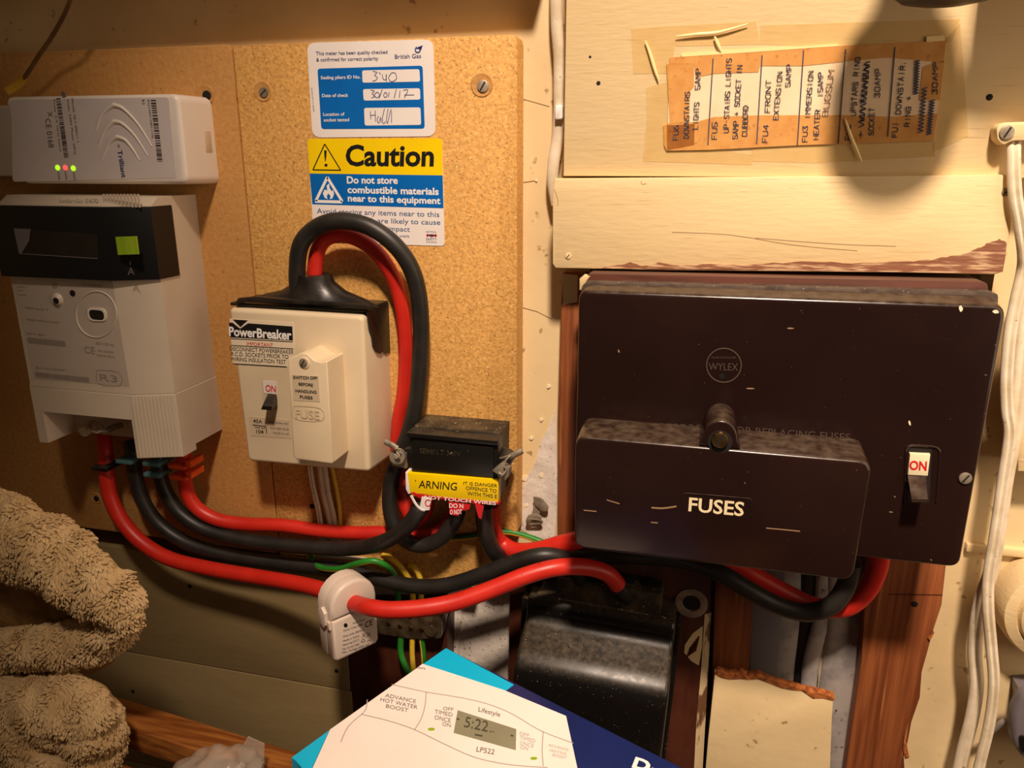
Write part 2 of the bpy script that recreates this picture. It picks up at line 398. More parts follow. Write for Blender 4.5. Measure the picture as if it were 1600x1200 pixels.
# lower planks under the chipboard
z1, z2 = P(300, 872, 8).z, P(375, 1050, 8).z
xr = P(541, 1000, 8).x
sk = []
for a, b in ((z1, z2+.4), (z2-.4, z2-110), (z2-110.8, -640)):
    sk.append(part('plank', box(-900, xr if a == z1 else xr+1, b, a, -25, 8, .8), 'skirt', wb))
for x, y in ((505, 927), (297, 916), (526, 1048), (208, 1080)):
    screw(wb, P(x, y, 8), 3 if x == 505 else 1.6, 'dark', name='nail')
# strip of ledge lining across the right wall
part('ledge', box(P(1508, 858, 3).x, 520, P(1560, 866, 3).z, P(1560, 853, 3).z, 0, 5, 1), 'paint', wb)
obj('wall_left', box(-940, -900, -640, 420, -40, 900), 'plaster', kind='structure')
fl = obj('floor', box(-900, 520, -660, -640, -40, 900), 'dark_timber', kind='structure')
# unseen blocks added above the frame to shade the top of the wall
t1 = obj('shade_block_1', box(-900, -92, 101, 130, 0, 31, 1), 'paint', kind='structure')
t2 = obj('shade_block_2', xz([(112, 86), (132, 82), (200, 66), (520, 66), (520, 130), (112, 130)], 80, 24, 1), 'paint', kind='structure')

# ------------------------------------------------------------------ chipboard backboards
cb = thing('backboard', 'wide speckled chipboard backing board carrying the stickers and cream breaker box', 'board', P(600, 900, 0))
zt = 65.0; xg = P(362, 74, 15).x+.6
zb = P(640, 905, 15).z
part('panel', xz([(xg, zt), (-110, zt), (-107.4, zt-1), (-106.6, zt-4), (-106.2, P(808, 832, 15).z), (P(744, 846, 15).x, P(746, 838, 15).z), (P(742, 905, 15).x, zb), (xg, zb)], 15, 0, 1.0), 'chip', cb)
def countersunk(par, x, y, r, d, sm='steel', rot=.7):
    c = P(x, y, d); bm = bmesh.new(); n = 24
    ring = [[bm.verts.new(c+V((math.cos(a)*rr, -h, math.sin(a)*rr))) for a in [i*2*math.pi/n for i in range(n)]] for rr, h in ((r*1.08, .05), (r, .45), (r*.62, .12))]
    for k in range(2):
        for i in range(n): bm.faces.new((ring[k][i], ring[k][(i+1) % n], ring[k+1][(i+1) % n], ring[k+1][i]))
    bm.faces.new(ring[2])
    s = obj('screw_hole', bm, ['chip_left'], par)
    screw(s, c+V((r*.12, -.0, -r*.1)), r*.55, sm, rot)
countersunk(cb, 411, 143, 5.4, 15, 'lead'); countersunk(cb, 753, 133, 6, 15, 'steel', 1.0); countersunk(cb, 487, 790, 3.2, 15, 'dark')
hb = thing('backboard', 'narrower brown board behind the meter and white radio box', 'board', P(200, 860, 0))
zt2 = P(250, 73, 15).z
part('panel', xz(rounded([(xg-.9, zb+6), (xg-.9, zt2), (-620, zt2), (-620, zb+6)], 5), 15, 0, 1.0), 'chip_left', hb)
countersunk(hb, 322, 148, 5.2, 15, 'dark'); countersunk(hb, 150, 778, 4, 15, 'dark')

# ------------------------------------------------------------------ painted boards, upper right
ub = thing('painted_board', 'large cream painted panel that carries the taped fuse card', 'panel', P(1200, 277, 0))
part('board', xz([(-78.5, -8.1), (-79.6, 420), (300, 420), (300, -8.1)], 24, 0, .8), 'paint', ub)
for x, y, r in ((935, 130, 1.1), (922, 89, .7), (1546, 152, 1.5), (1063, 176, .5)):
    screw(ub, P(x, y, 24), r, 'dark', name='nail_hole', dome=.12)
lb = thing('painted_board', 'cream painted plank with worn lower edge above the fuse box', 'board', P(1200, 420, 0))
lp = [(866, 279), (1575, 273), (1581, 300), (1582, 340), (1578, 372), (1572, 400), (1568, 425), (1555, 429), (1400, 426), (1200, 424), (1000, 422), (868, 419), (863, 412), (863, 300)]
part('board', slab(lp, 29, 8, 1.0), 'paint', lb)
wt = [(925, 420), (960, 416), (985, 411), (1005, 415), (1035, 410), (1065, 416), (1120, 413), (1160, 416), (1240, 409), (1300, 410), (1380, 411), (1440, 407), (1480, 402), (1515, 394), (1538, 384), (1545, 378), (1562, 374), (1573, 380)]
we = []
for (xa, ya_), (xb, yb_) in zip(wt, wt[1:]):
    for k in range(5): we.append((xa+(xb-xa)*k/5, ya_+(yb_-ya_)*k/5+random.uniform(-1.6, 1.6)))
part('bare_wood', slab(we+[(1573, 380), (1571, 402), (1567, 424), (1554, 427.5), (1400, 425), (1200, 423), (1000, 421)], 29.35, 27), 'worn', lb)
screw(lb, P(888, 400, 29), 1.7, 'paint', .9); screw(lb, P(1572, 300, 29), 1.9, 'lead'); screw(lb, P(1546, 395, 29), 1.5, 'dark', name='nail_hole', dome=.12)
for ln in ([(1050, 363), (1140, 367), (1240, 383), (1340, 392)], [(1180, 372), (1300, 381), (1400, 385)]):
    strokes(lb, [ln], .35, 'scuff', on(29), .06, 'grain_crack')
for ln in ([(1002, 283), (1003, 288), (1010, 287)], [(866, 296), (871, 310), (872, 322)]):
    strokes(lb, [ln], .3, 'scuff', on(29), .06, 'grain_crack')

# timber behind the fuse box, left
tb = thing('timber_batten', 'brown bare timber batten with paint edge behind the fuse box', 'batten', P(888, 850, 0))
part('batten', slab([(878, 428), (915, 428), (915, 868), (872, 868), (872, 640)], 9, -20, .8), 'timber', tb)
part('painted_end', slab([(878, 428), (903, 430), (902, 472), (880, 476)], 9.3, 8, 0), 'plaster', tb)

# ------------------------------------------------------------------ under the fuse box: cutout board, strips, cables in the chase, torn board, post
bb = thing('cutout_backboard', 'dark stained board behind the black service cutout', 'board', P(950, 1200, 0))
part('board', slab([(796, 925), (820, 900), (880, 845), (1112, 870), (1110, 930), (1098, 1200), (1090, 1330), (790, 1330)], 6, -20, .8), 'dark_timber', bb)
part('paint_strip', slab([(1101, 960), (1111, 958), (1106, 1060), (1098, 1200), (1092, 1330), (1078, 1330), (1088, 1130), (1096, 1040)], 6.4, 5), 'chipped', bb)
part('paint_smear', slab([(1098, 978), (1082, 990), (1070, 1008), (1069, 1020), (1080, 1033), (1092, 1040), (1097, 1010)], 6.35, 5), 'plaster', bb)
for k in range(5):
    strokes(bb, [[(1074+3*k, 1026-2*k), (1080+3*k, 1010-4*k)]], 1.1, 'dark_timber', on(6.4), .1, 'scratch')
bm = bmesh.new()
def ringb(c, ri, ro, h, n=28, bm=None):
    bm = bm or bmesh.new()
    r0 = [[bm.verts.new(c+V((math.cos(i*2*math.pi/n)*r, -y, math.sin(i*2*math.pi/n)*r))) for i in range(n)] for r, y in ((ro, 0), (ro, h*.7), (ro*.9, h), (ri*1.08, h*.7), (ri, 0.02))]
    for k in range(4):
        for i in range(n): bm.faces.new((r0[k][i], r0[k][(i+1) % n], r0[k+1][(i+1) % n], r0[k+1][i]))
    return bm
part('screw_ring', ringb(P(1080, 942, 6), 5.4, 10.2, 1.3), 'ringm', bb)
part('hole', cyl(P(1080, 942, 6), OUT, 5.2, .15), 'dark', bb)
part('screw_ring', ringb(P(843, 902, 6), 5.4, 9.5, 1.3), 'dark_timber', bb)
gb = thing('timber_strip', 'red-brown upright timber strip right of the service cutout', 'strip', P(1150, 1050, -15))
part('strip', slab([(1118, 880), (1180, 885), (1168, 1080), (1160, 1330), (1100, 1330), (1112, 1060)], -6, -24, .8), 'timber', gb)
gb2 = tag(obj('conduit_strip', slab([(1176, 885), (1228, 890), (1214, 1075), (1205, 1330), (1158, 1330), (1170, 1050)], -9, -24, 1.5), 'grille'), 'olive grey upright trunking strip beside the red-brown timber', 'trunking')
def flat(name, label, cat, px, rx, ry, m, group=None, parent=None):
    o = obj(name, sweep(path(px), rx, ry, 14)[:2], m, parent)
    if not parent: tag(o, label, cat, group)
    return o
flat('flat_cable', 'pale grey flat cable running up the chase behind the torn board', 'cable', [(1232, 860, -16), (1231, 960, -16), (1224, 1060, -16), (1215, 1240, -16)], 7.5, 2.5, 'grey_pvc')
flat('flat_cable', 'dark grey cable crossing between two pale cables in the chase', 'cable', [(1268, 860, -17), (1264, 960, -17), (1252, 1030, -17), (1245, 1100, -17), (1236, 1240, -18)], 6, 3, 'black_pvc')
flat('flat_cable', 'twisted off-white cable in the middle of the chase', 'cable', [(1290, 860, -14), (1284, 960, -13), (1268, 1030, -12), (1262, 1090, -12), (1252, 1240, -12)], 5, 2.5, 'grey_pvc')
flat('flat_cable', 'broad mottled grey sheathed cable against the timber post', 'cable', [(1320, 860, -12), (1322, 960, -12), (1308, 1080, -12), (1294, 1200, -12), (1284, 1300, -12)], 11, 3, 'grey_pvc')
flat('flat_cable', 'white-streaked cable between grey sheaths above the torn board', 'cable', [(1296, 930, -15), (1288, 1000, -15), (1291, 1060, -14), (1284, 1130, -15), (1276, 1260, -15)], 5, 2, 'white_pvc')
tp = thing('timber_post', 'reddish bare timber post below the right end of the fuse box', 'post', P(1390, 1200, 0))
part('post', slab([(1356, 870), (1490, 870), (1485, 1000), (1470, 1330), (1304, 1330), (1322, 1200), (1346, 1030)], .3, -24, .6), 'timber', tp)
screw(tp, P(1429, 944, .3), 1.9, 'dark', name='nail_hole', dome=.12)
part('joint_line', slab([(1388, 928), (1472, 929), (1472, 930.5), (1388, 929.5)], .45, 0), 'dark_timber', tp)
for pts in ([(1413, 1150), (1417, 1164), (1421, 1184), (1414, 1186), (1411, 1170)], [(1450, 998), (1458, 984), (1460, 989), (1453, 1002)]):
    part('splinter', slab(pts, 1.4, .3, .2), 'torn', tp)
hbp = thing('torn_board', 'cream hardboard offcut with ragged torn orange top edge', 'board', P(1200, 1200, 6))
top = [(1117, 1050), (1126, 1053), (1140, 1056), (1156, 1055), (1170, 1060), (1186, 1059), (1205, 1064), (1220, 1070), (1238, 1074), (1252, 1078), (1270, 1086), (1284, 1086), (1302, 1093)]
part('board', slab(top+[(1300, 1120), (1292, 1330), (1092, 1330), (1106, 1160)], 10, 5, .4), 'plaster', hbp)
q0 = [P(x+random.uniform(-2, 2), y+random.uniform(1, 6), 10.5) for x, y in top]
q1 = [P(x+random.uniform(-3, 3), y-random.uniform(0, 4), 10.6) for x, y in top]
q2 = [V((p.x+random.uniform(-.6, .6), -6.5+random.uniform(-.8, .8), p.z+random.uniform(.3, 2.2))) for p in q1]
q3 = [V((p.x, -4.6, P(x, y, 10).z-.6)) for p, (x, y) in zip(q1, top)]
vs_ = q0+q1+q2+q3
part('torn_edge', (vs_, [(k*13+i, k*13+i+1, (k+1)*13+i+1, (k+1)*13+i) for k in range(3) for i in range(12)]), 'torn', hbp)
# dark block and grey recess left of the cutout
db = tag(obj('timber_block', slab([(541, 965), (700, 965), (694, 1330), (538, 1330)], 7, -24, 1), 'dark_timber'), 'dark brown timber block under the earth terminal', 'block')
part('plaster_ridge', slab([(700, 905), (716, 912), (722, 960), (716, 1020), (722, 1080), (700, 1080), (694, 990)], -8, -25, 2), 'white_plaster', wb)
part('bare_patch', slab([(716, 905), (812, 880), (808, 1140), (700, 1140)], -10, -25, 1), 'white_plaster', wb)

# ================================================================== RADIO HUB
hub = thing('communications_hub', 'white radio unit with chevron ridges and coloured lights above the meter', 'radio unit', V((-360, -15, -14)))
HD = 45
part('body', prism([V((x, -HD, z)) for x, z in rounded([(-419, 37), (-298, 36.5), (-298.5, -13.5), (-417, -13.8)], 5)], [V((x, -15, z)) for x, z in rounded([(-421, 37.3), (-297.5, 36.8), (-297.5, -14), (-419, -14)], 5)], 2.6, 4), 'hubp', hub)
part('end_cap', xz(rounded([(-470, 33), (-420.5, 33), (-420.5, -10), (-470, -10)], 4), 36, 15, 2), 'hubp', hub)
ph = on(HD)
film_px = [(18, 156), (264, 152), (268, 200), (276, 278), (20, 284)]
part('front_film', film(film_px, ph, .12, .05, r=6), 'hub_film', hub)
for ln in ([(151, 204), (157, 185), (167, 172), (178, 164), (193, 170), (216, 194), (238, 229)], [(154, 232), (162, 210), (170, 198), (178, 190), (191, 193), (211, 212), (231, 243)], [(160, 250), (169, 228), (176, 219), (183, 214), (196, 219), (209, 235), (218, 250)]):
    bmx = bmesh.new(); mid = min(range(len(ln)), key=lambda i: ln[i][1])
    for half in (ln[:mid+1], ln[:mid-1:-1]):
        vs, fs, _ = sweep([ph(x, y, .2) for x, y in half], 1.1, 1.0, 8, radii=lambda t: .3+t*.8)
        vv = [bmx.verts.new(p) for p in vs]
        for f_ in fs: bmx.faces.new([vv[i] for i in f_])
    part('chevron_ridge', bmx, 'hubp', hub)
def barcode(par, q, n, m='black', pl=ph, lift=.3, along='v', frac=.55):
    f = quadmap(*q); VS, FS = [], []
    t = 0
    while t < .97:
        wv = random.uniform(.3, 1.4)/n*frac*1.6
        a, b = (t, min(1, t+wv))
        cs = [(0, a), (1, a), (1, b), (0, b)] if along == 'v' else [(a, 0), (b, 0), (b, 1), (a, 1)]
        k = len(VS); VS += [pl(*f(u, v), lift) for u, v in cs]; FS.append((k, k+1, k+2, k+3))
        t = b+random.uniform(.3, 1.2)/n*(1-frac)*1.8
    return obj('barcode', (VS, FS), m, par, smooth=False)
barcode(hub, [(236, 156), (244, 156), (255, 257), (247, 257)], 40, 'dkgrey')
barcode(hub, [(88, 154), (95, 153), (108, 248), (101, 249)], 46, 'dkgrey')
lettering(hub, [('Trilliant', (184, 235), (191, 278), (191, 234))], 'navy_txt', ph, .012)
lettering(hub, [('e', (184, 226), (185, 231), (189, 225.5)), ('CE 0168', (71, 186), (77, 231), (79, 185)), ('X', (75, 175), (76, 183), (82, 174)), ('RQ1AM110011176', (231, 156), (238, 216), (234, 155.5)), ('R3', (222, 156), (223, 163), (226, 155.5)), ('Model: SKY-00011-1', (112, 154), (121, 222), (115, 153.5)), ('Volts: 230V Phase: 50Hz', (105, 155), (117, 242), (108, 154.5)), ('Freq: 2.4 GHz band', (84, 156), (94, 236), (86.5, 155.5)), ('POWER', (90, 268), (92, 281), (93, 267.7)), ('HAN', (101, 268), (103, 280), (104, 267.7)), ('WAN', (114, 268), (116, 281), (117, 267.7))], 'grey_txt', ph)
for x, y, mm, lbl in ((90.5, 262, 'led_green', 'green lit lamp'), (102.5, 262, 'led_red', 'red lit lamp'), (115, 263, 'led_green', 'green lit lamp')):
    o = part('status_light', cyl(ph(x, y, .1), OUT, 1.6, .5, 16, .2), mm, hub); o['label'] = lbl
part('tamper_stud', cyl(ph(99, 147, -.6), OUT, 1.4, 1.0, 14), 'grey_txt', hub)
part('clip_slot', box(-298, -297.2, 5, 17, 19, 25, .2), 'cream_label', hub)

# ================================================================== ELECTRICITY METER
mt = thing('electricity_meter', 'off-white electricity meter with black display panel and lime button', 'meter', V((-360, -15, -178)))
xL, xR = -416.0, -315.5
fe = P(195, 550, 66).x; fc = P(252, 550, 57).x; le = P(38, 550, 66).x
def sect(off=0): return [(xR, 15), (xR+off, 57+off*.5), (fe+off*.6, 66+off), (le-off*.6, 66+off), (le-11-off, 55+off*.3), (le-12, 15)]
def msect(z0, z1, off=0, bev=.5):
    s = sect(off); return prism([V((x, -d, z1)) for x, d in s], [V((x, -d, z0)) for x, d in s], bev, 2)
ZT, ZS, ZB = -20.5, P(120, 610, 66).z, -177.5
body = prism([V((x, -d, ZT)) for x, d in [(xR, 15), (xR, 50), (fe, 58), (le, 58), (le-11, 48), (le-12, 15)]], [V((x, -d, ZT-5)) for x, d in sect()], .3, 1)
s = sect()
prism([V((x, -d, ZT-5)) for x, d in s], [V((x, -d, ZS+.3)) for x, d in s], 0, 1, body)
part('body', body, 'meter', mt)
# terminal cover with notch
tc = bmesh.new(); o_ = .5
xn0, xn1 = P(68, 650, 66.5).x, P(206, 660, 66.5).x; zn = P(140, 650, 66.5).z
prism([V((x, -d, ZS)) for x, d in [(xR+o_, 15), (xR+o_, 44), (le-11.5, 44), (le-12.5, 15)]], [V((x, -d, ZB)) for x, d in [(xR+o_, 15), (xR+o_, 44), (le-11.5, 44), (le-12.5, 15)]], .3, 1, tc)
fs_ = [(xR+o_, 44), (xR+o_, 57.3), (fe+.3, 66.5), (le-.3, 66.5), (le-11.5, 55.3), (le-11.5, 44)]
prism([V((x, -d, ZS)) for x, d in fs_], [V((x, -d, zn)) for x, d in fs_], .3, 1, tc)
ls = [(xn0, 44), (xn0, 66.5), (le-.3, 66.5), (le-11.5, 55.3), (le-11.5, 44)]
prism([V((x, -d, zn)) for x, d in ls], [V((x, -d, ZB)) for x, d in ls], .3, 1, tc)
rs = [(xR+o_, 44), (xR+o_, 57.3), (fe+.3, 66.5), (xn1, 66.5), (xn1, 44)]
prism([V((x, -d, zn)) for x, d in rs], [V((x, -d, ZB-4)) for x, d in rs], .3, 1, tc)
tcv = part('terminal_cover', tc, 'meter', mt)
# ribs on the facets
a3 = V((fe+.6, -66.6, 0)); b3 = V((xR+.1, -57.6, 0)); nrm = V((b3.y-a3.y, -(b3.x-a3.x), 0)).normalized()
if nrm.y > 0: nrm = -nrm
def ribs(z0, z1, n, par):
    bm = bmesh.new()
    for i in range(n):
        t0, t1 = (i+.15)/n, (i+.7)/n
        pa, pb = a3.lerp(b3, t0), a3.lerp(b3, t1)
        q = [pa+V((0, 0, z0)), pb+V((0, 0, z0)), pb+V((0, 0, z1)), pa+V((0, 0, z1))]
        prism([p+nrm*.55 for p in q], [p-nrm*.4 for p in q], 0, 1, bm)
    return obj('rib', bm, 'meter', par, kind='stuff')
ribs(ZS-1, ZB-3.5, 12, tcv)
pm = on(66)
part('front_film', film([(19, 436), (176, 438), (203, 604), (54, 592)], pm, .12, .02), 'meter_grey', mt)
bm = bmesh.new(); f = quadmap((160, 303), (219, 303), (222, 324), (162, 324))
for i in range(11): film([f((i+.1)/11, 0), f((i+.6)/11, 0), f((i+.6)/11, 1), f((i+.1)/11, 1)], on(62.5), .3, .0, bm)
obj('rib', bm, 'meter', mt, kind='stuff')
# display panel wrapping the front
zp1, zp0 = P(110, 323, 70).z, P(110, 436, 70).z
dp = part('display_panel', prism([V((x, -d, zp1)) for x, d in [(xR+.8, 40), (xR+.8, 58.5), (fe+1.5, 70), (le-2.5, 70), (le-13, 57), (le-13, 40)]], [V((x, -d, zp0)) for x, d in [(xR+.8, 40), (xR+.8, 58.5), (fe+1.5, 70), (le-2.5, 70), (le-13, 57), (le-13, 40)]], .5, 2), 'panel_black', mt)
pd = on(70)
part('display_window', film([(22, 357), (152, 366), (154, 404), (31, 396)], pd, .12, .05), 'glass', mt)
strokes(mt, [[(31, 396), (153, 404)]], .5, 'grey_txt', pd, .3, 'window_edge')
part('display_frame', film([(22, 357), (48, 358), (46, 376), (34, 396), (30, 396)], pd, .2, .05), 'grille', mt)
part('button', film([(182, 370), (214, 369), (217.5, 397), (186, 398)], pd, .8, .1), 'lime', mt)
lettering(mt, [('A', (200, 430), (211, 429), (199.5, 418.5))], 'grey_txt', pd)
strokes(mt, [[(204, 414), (204, 408)]], .3, 'grey_txt', pd)
# knob, dot, optical port
kb = part('knob', cyl(pm(90, 468, 0), OUT, 4.4, 2.2, 24, .5, r2=2.6), 'meter', mt)
obj('hole', cyl(pm(92, 469, 2.0), OUT, 1.9, .5, 18), 'dark', kb)
part('sensor_dot', cyl(pm(114, 458, .0), OUT, 1.9, .5, 18), 'black', mt)
def ring_px(cx, cy, rx, ry, pl, lift, r): return sweep([pl(*p, lift) for p in tex_poly(cx, cy, rx, 40, ry)+[(cx+rx, cy)]], r, seg=6, raw=True)[:2]
op = part('optical_port_ring', ring_px(151, 491, 31.5, 36, pm, .2, .5), 'meter', mt)
obj('port', film([(137, 480), (166, 482), (168, 502), (140, 501)], pm, .7, .1, r=8), 'hubp', op)
obj('port_window', film([(140, 483), (163, 485), (165, 500), (143, 498)], pm, .9, .1, r=7), 'glass', op)
barcode(mt, [(43, 527), (104, 533), (105.5, 542), (45, 536)], 60, 'faint', pm, .3, 'h', .7)
barcode(mt, [(55, 581), (142, 590), (143, 598), (57, 589)], 80, 'faint', pm, .3, 'h', .7)
lettering(mt, [('Landis+Gyr', (95, 316), (132, 317), (95, 310.5)), ('E470', (136, 317), (155, 317.2), (136, 310.5))], 'faint', on(63), lift=.9)
lettering(mt, [('B', (83, 450), (90, 450.5), (83, 441)), ('CE', (133, 551), (149, 553), (132, 540.5)), ('230 V 50 Hz', (150, 538), (178, 541), (150, 534)), ('0.25-5(100) A', (152, 556), (180, 559), (152, 553)), ('R3', (157, 594), (184, 597), (156, 584)), ('LED 1000 imp/kWh', (128, 446), (160, 448), (128, 442.5)), ('2014  S/N', (42, 522), (70, 525), (42, 519)), ('Single phase meter', (42, 500), (94, 505), (42, 497)), ('E470 series 2', (40, 482), (76, 485), (40, 479)), ('EN 50470', (154, 549), (178, 552), (154, 546)), ('Z14 N 034521', (56, 576), (104, 580), (56, 573))], 'faint', pm)
strokes(mt, [[(152, 578), (186, 582), (188, 602), (154, 599), (152, 578)], [(28, 448), (40, 448.5)], [(28, 453), (36, 453.5)], [(30, 460), (42, 461)]], .25, 'faint', pm)
# seal in the notch
sc_ = part('seal_screw', cyl(P(146, 664, 44), V((0, -1, -.2)), 3.6, 10, 18, .6), 'cream_label', tcv)
bm = bmesh.new()
tube_bm(path([(141, 664, 50), (143, 672, 56), (152, 676, 58), (160, 670, 56), (158, 664, 52), (150, 668, 56), (160, 674, 57), (170, 672, 54)]), .7, bm)
part('seal_wire', bm, 'steel', mt)
part('seal_tag', sweep(path([(168, 673, 54), (178, 667, 52), (191, 664, 50)]), 2.0, 1.3, 10)[:2], 'lead', mt)

# ================================================================== BREAKER BOX
rc = thing('breaker_box', 'cream breaker box with black switch, fuse carrier and taped top', 'breaker', V((-232, -15, -184)))
RD = 48
rfp = [(-277.6, -85.5), (-189.8, -86.5), (-191, -183.5), (-275, -184.5)]
part('case', prism([V((x, -RD, z)) for x, z in rounded(rfp, 3.5)], [V((x, -15, z)) for x, z in rounded([(-279, -83.5), (-188.3, -83.5), (-188.8, -185), (-276.5, -185.5)], 3.5)], 2.4, 4), 'cream', rc)
pr = on(RD)
part('brand_label', film([(359, 498), (459, 504), (461, 574), (364, 569)], pr, .15, .05), 'blabel', rc)
part('band', film([(358, 504), (363.5, 504), (375.5, 513.5), (388, 505), (457, 510), (458, 532), (360.5, 527)], pr, .22, .05), 'black', rc)
part('triangle', film([(364, 499), (387.5, 500.5), (376, 511)], pr, .22, .05), 'black', rc)
lettering(rc, [('PowerBreaker', (358.5, 524), (456, 530.5), (358, 510.5))], 'white', pr, .03, .4)
lettering(rc, [('IMPORTANT', (386, 539.5), (427, 542), (386, 534))], 'red', pr, 0, .35)
lettering(rc, [('DISCONNECT POWERBREAKER', (359.5, 547.5), (459, 553), (359.5, 541.5)), ('R.C.D. SOCKETS PRIOR TO', (362, 555.5), (451, 560.5), (362, 549.5)), ('WIRING INSULATION TEST', (361, 563.5), (447, 568.5), (361, 557.5))], 'black', pr, 0, .35)
strokes(rc, [[(361, 529), (458, 534)], [(361, 539.5), (459, 545)], [(364, 568), (448, 573)]], .5, 'black', pr, .3, 'rule_line')
sw = part('switch_well', film([(409, 591), (431.5, 594), (433, 640), (412, 638)], pr, .1, .05), 'cream_label', rc)
part('switch_tab', film([(411, 594), (432, 596), (432.5, 616), (413, 614)], pr, .35, .05), 'hubp', rc)
lettering(rc, [('ON', (415.5, 611), (431.5, 613), (415.5, 601))], 'red', pr, .02, .5)
tg = prism([P(419, 614, RD+1), P(432.5, 615.5, RD+1), P(433.5, 632, RD+1), P(417, 631, RD+1)], [P(410, 634, RD+9), P(425, 635.5, RD+9), P(424, 641, RD+9), P(408, 640, RD+9)], .5, 2)
part('switch_lever', tg, 'black_body', rc)
part('rating_label', film([(389, 650), (453, 656.5), (455, 685), (392, 681)], pr, .15, .05), 'cream_label', rc)
lettering(rc, [('45A', (396, 660), (410, 661.5), (396, 654.5)), ('104', (401, 676.5), (412, 677.5), (401, 671)), ('TRIP mA', (398, 668.5), (415, 670), (398, 666))], 'black', pr, .01, .35)
lettering(rc, [('240V 50Hz AC', (418, 660.5), (451, 663.5), (418, 657.5)), ('POWER RCD', (423, 670), (452, 672.5), (423, 667)), ('MADE IN UK', (427, 677.5), (452, 679.5), (427, 674.5))], 'grey_txt', pr, 0, .35)
strokes(rc, [[(395, 663.5), (416, 666)], [(416, 666), (417, 677)]], .5, 'black', pr, .35, 'rule_line')
# fuse carrier
FD = 68
fo = [(449, 561), (451, 559), (463, 555.5), (467, 553), (473, 551.5), (480, 553), (486, 558.5), (491, 563), (502, 566.5), (509, 564.5), (511, 566), (521, 722), (518, 725), (463, 718), (458, 714)]
fm = part('fuse_carrier', slab(fo, FD, RD-2, 1.2, seg=3), 'cream', rc)
pf = on(FD)
part('screw_boss', cyl(pf(476, 567, -1), OUT, 3.5, 1.6, 22, .5), 'cream', rc)
screw(rc, pf(475, 566, .5), 2.5, 'lead', 1.0)
part('notice', film([(456.5, 585), (498, 588), (500, 628), (459, 625.5)], pf, .15, .05), 'cream_label', rc)
lettering(rc, [('SWITCH OFF', (458.5, 592), (496, 593), (458.5, 587.5)), ('BEFORE', (467, 602), (489.5, 604), (467, 597.5)), ('HANDLING', (462, 612.5), (495, 615), (462, 608)), ('FUSES', (469, 622), (489, 624), (469, 617.5))], 'black', pf, .025, .35)
strokes(rc, [[(459, 634), (501, 638), (503, 657), (461, 654), (459, 634)]], .5, 'cream_label', pf, .25, 'raised_border')
bmf = lettering(rc, [('FUSE', (462, 652), (500, 655.5), (461, 639))], 'cream_label', pf, .02, .4)
# black tape hood
tp_ = bmesh.new()
box(-278.4, -188, -84.6, -82.6, 14.8, 45, .8, tp_)
slab([(366, 476), (372, 466), (400, 464), (470, 470), (560, 476), (590, 480), (588, 484), (574, 481), (480, 476), (385, 472)], RD-.5, RD-4, .3, tp_)
part('tape', tp_, 'tape_black', rc)
jagr = [(-84, 15), (-84, 45), (-95, 43), (-100, 40), (-106, 39), (-110, 36), (-113, 30), (-112.4, 26), (-115, 22), (-115.8, 15)]
part('tape_flap', prism([V((-187.6+.012*(z+84), -d, z)) for z, d in jagr], [V((-188.9+.012*(z+84), -d, z)) for z, d in jagr], .2, 1), 'tape_black', rc)
gz = bmesh.new()
n = 26; rings = []
for k, (rr, h, dd) in enumerate(((1.0, -82.6, 0), (.8, -79.5, 0), (.5, -76, 0), (.3, -71, 0), (.24, -66, 0))):
    rings.append([gz.verts.new(V((-231.5+math.cos(a)*42*rr+(0 if k == 0 else 4*(1-rr)), -30+math.sin(a)*(14.5 if k < 1 else 13.5-k), h+random.uniform(-.5, .5)))) for a in [i*2*math.pi/n for i in range(n)]])
for k in range(4):
    for i in range(n): gz.faces.new((rings[k][i], rings[k][(i+1) % n], rings[k+1][(i+1) % n], rings[k+1][i]))
gz.faces.new(rings[-1]); gz.faces.new(rings[0][::-1])
part('tape_gather', gz, 'tape_black', rc)

# ================================================================== STICKERS
st = thing('polarity_sticker', 'white and blue rounded meter check sticker with handwritten entries', 'sticker', P(585, 214, 15))
pw = on(15)
part('sheet', film([(480, 67), (677, 61.5), (681, 213), (488.5, 215)], pw, .3, .05, r=14), 'white_label', st)
part('blue_field', film([(496.6, 107.4), (660.7, 102.6), (664, 201), (502.6, 201.7)], pw, .4, .05, r=5), 'blue', st)
for q in ([(566.4, 110.2), (655.8, 108.2), (657, 127.7), (567, 129.4)], [(567.7, 139.4), (656.6, 138), (657.4, 155.7), (568.9, 157.3)], [(569.4, 168.7), (657.4, 167.9), (658.6, 195.2), (570.5, 196.3)]):
    part('entry_box', film(q, pw, .5, .05, r=3.5), 'white_label', st)
lettering(st, [('This meter has been quality checked', (494.5, 86.5), (606, 84), (494.3, 81)), ('& confirmed for correct polarity', (495, 96.3), (591.5, 94.2), (494.8, 90.8)), ('British Gas', (617.5, 92), (658.3, 90.7), (617.3, 85.5))], 'navy_txt', pw, .004, .5)
lettering(st, [('Sealing pliers ID No.', (502, 124), (564, 122.8), (501.8, 119)), ('Date of check', (504, 152), (545, 151.3), (503.8, 147)), ('Location of', (505.8, 181.2), (539, 180.7), (505.6, 176.2)), ('socket tested', (506.6, 190), (546.3, 189.5), (506.4, 185))], 'white', pw, .015, .6)
part('logo', film([(650, 76.5), (654, 73.5), (661, 71), (658.5, 78), (656, 81.5), (655.5, 76.5)], pw, .45, .05), 'navy_txt', st)
strokes(st, [[(652, 73.5), (649.5, 77), (650.5, 81), (654, 82), (657, 80)]], .7, 'bluegrey', pw, .6, 'logo_swirl')
k_ = lambda *p: [(460+x/6.154, 40+y/6.154) for x, y in p]
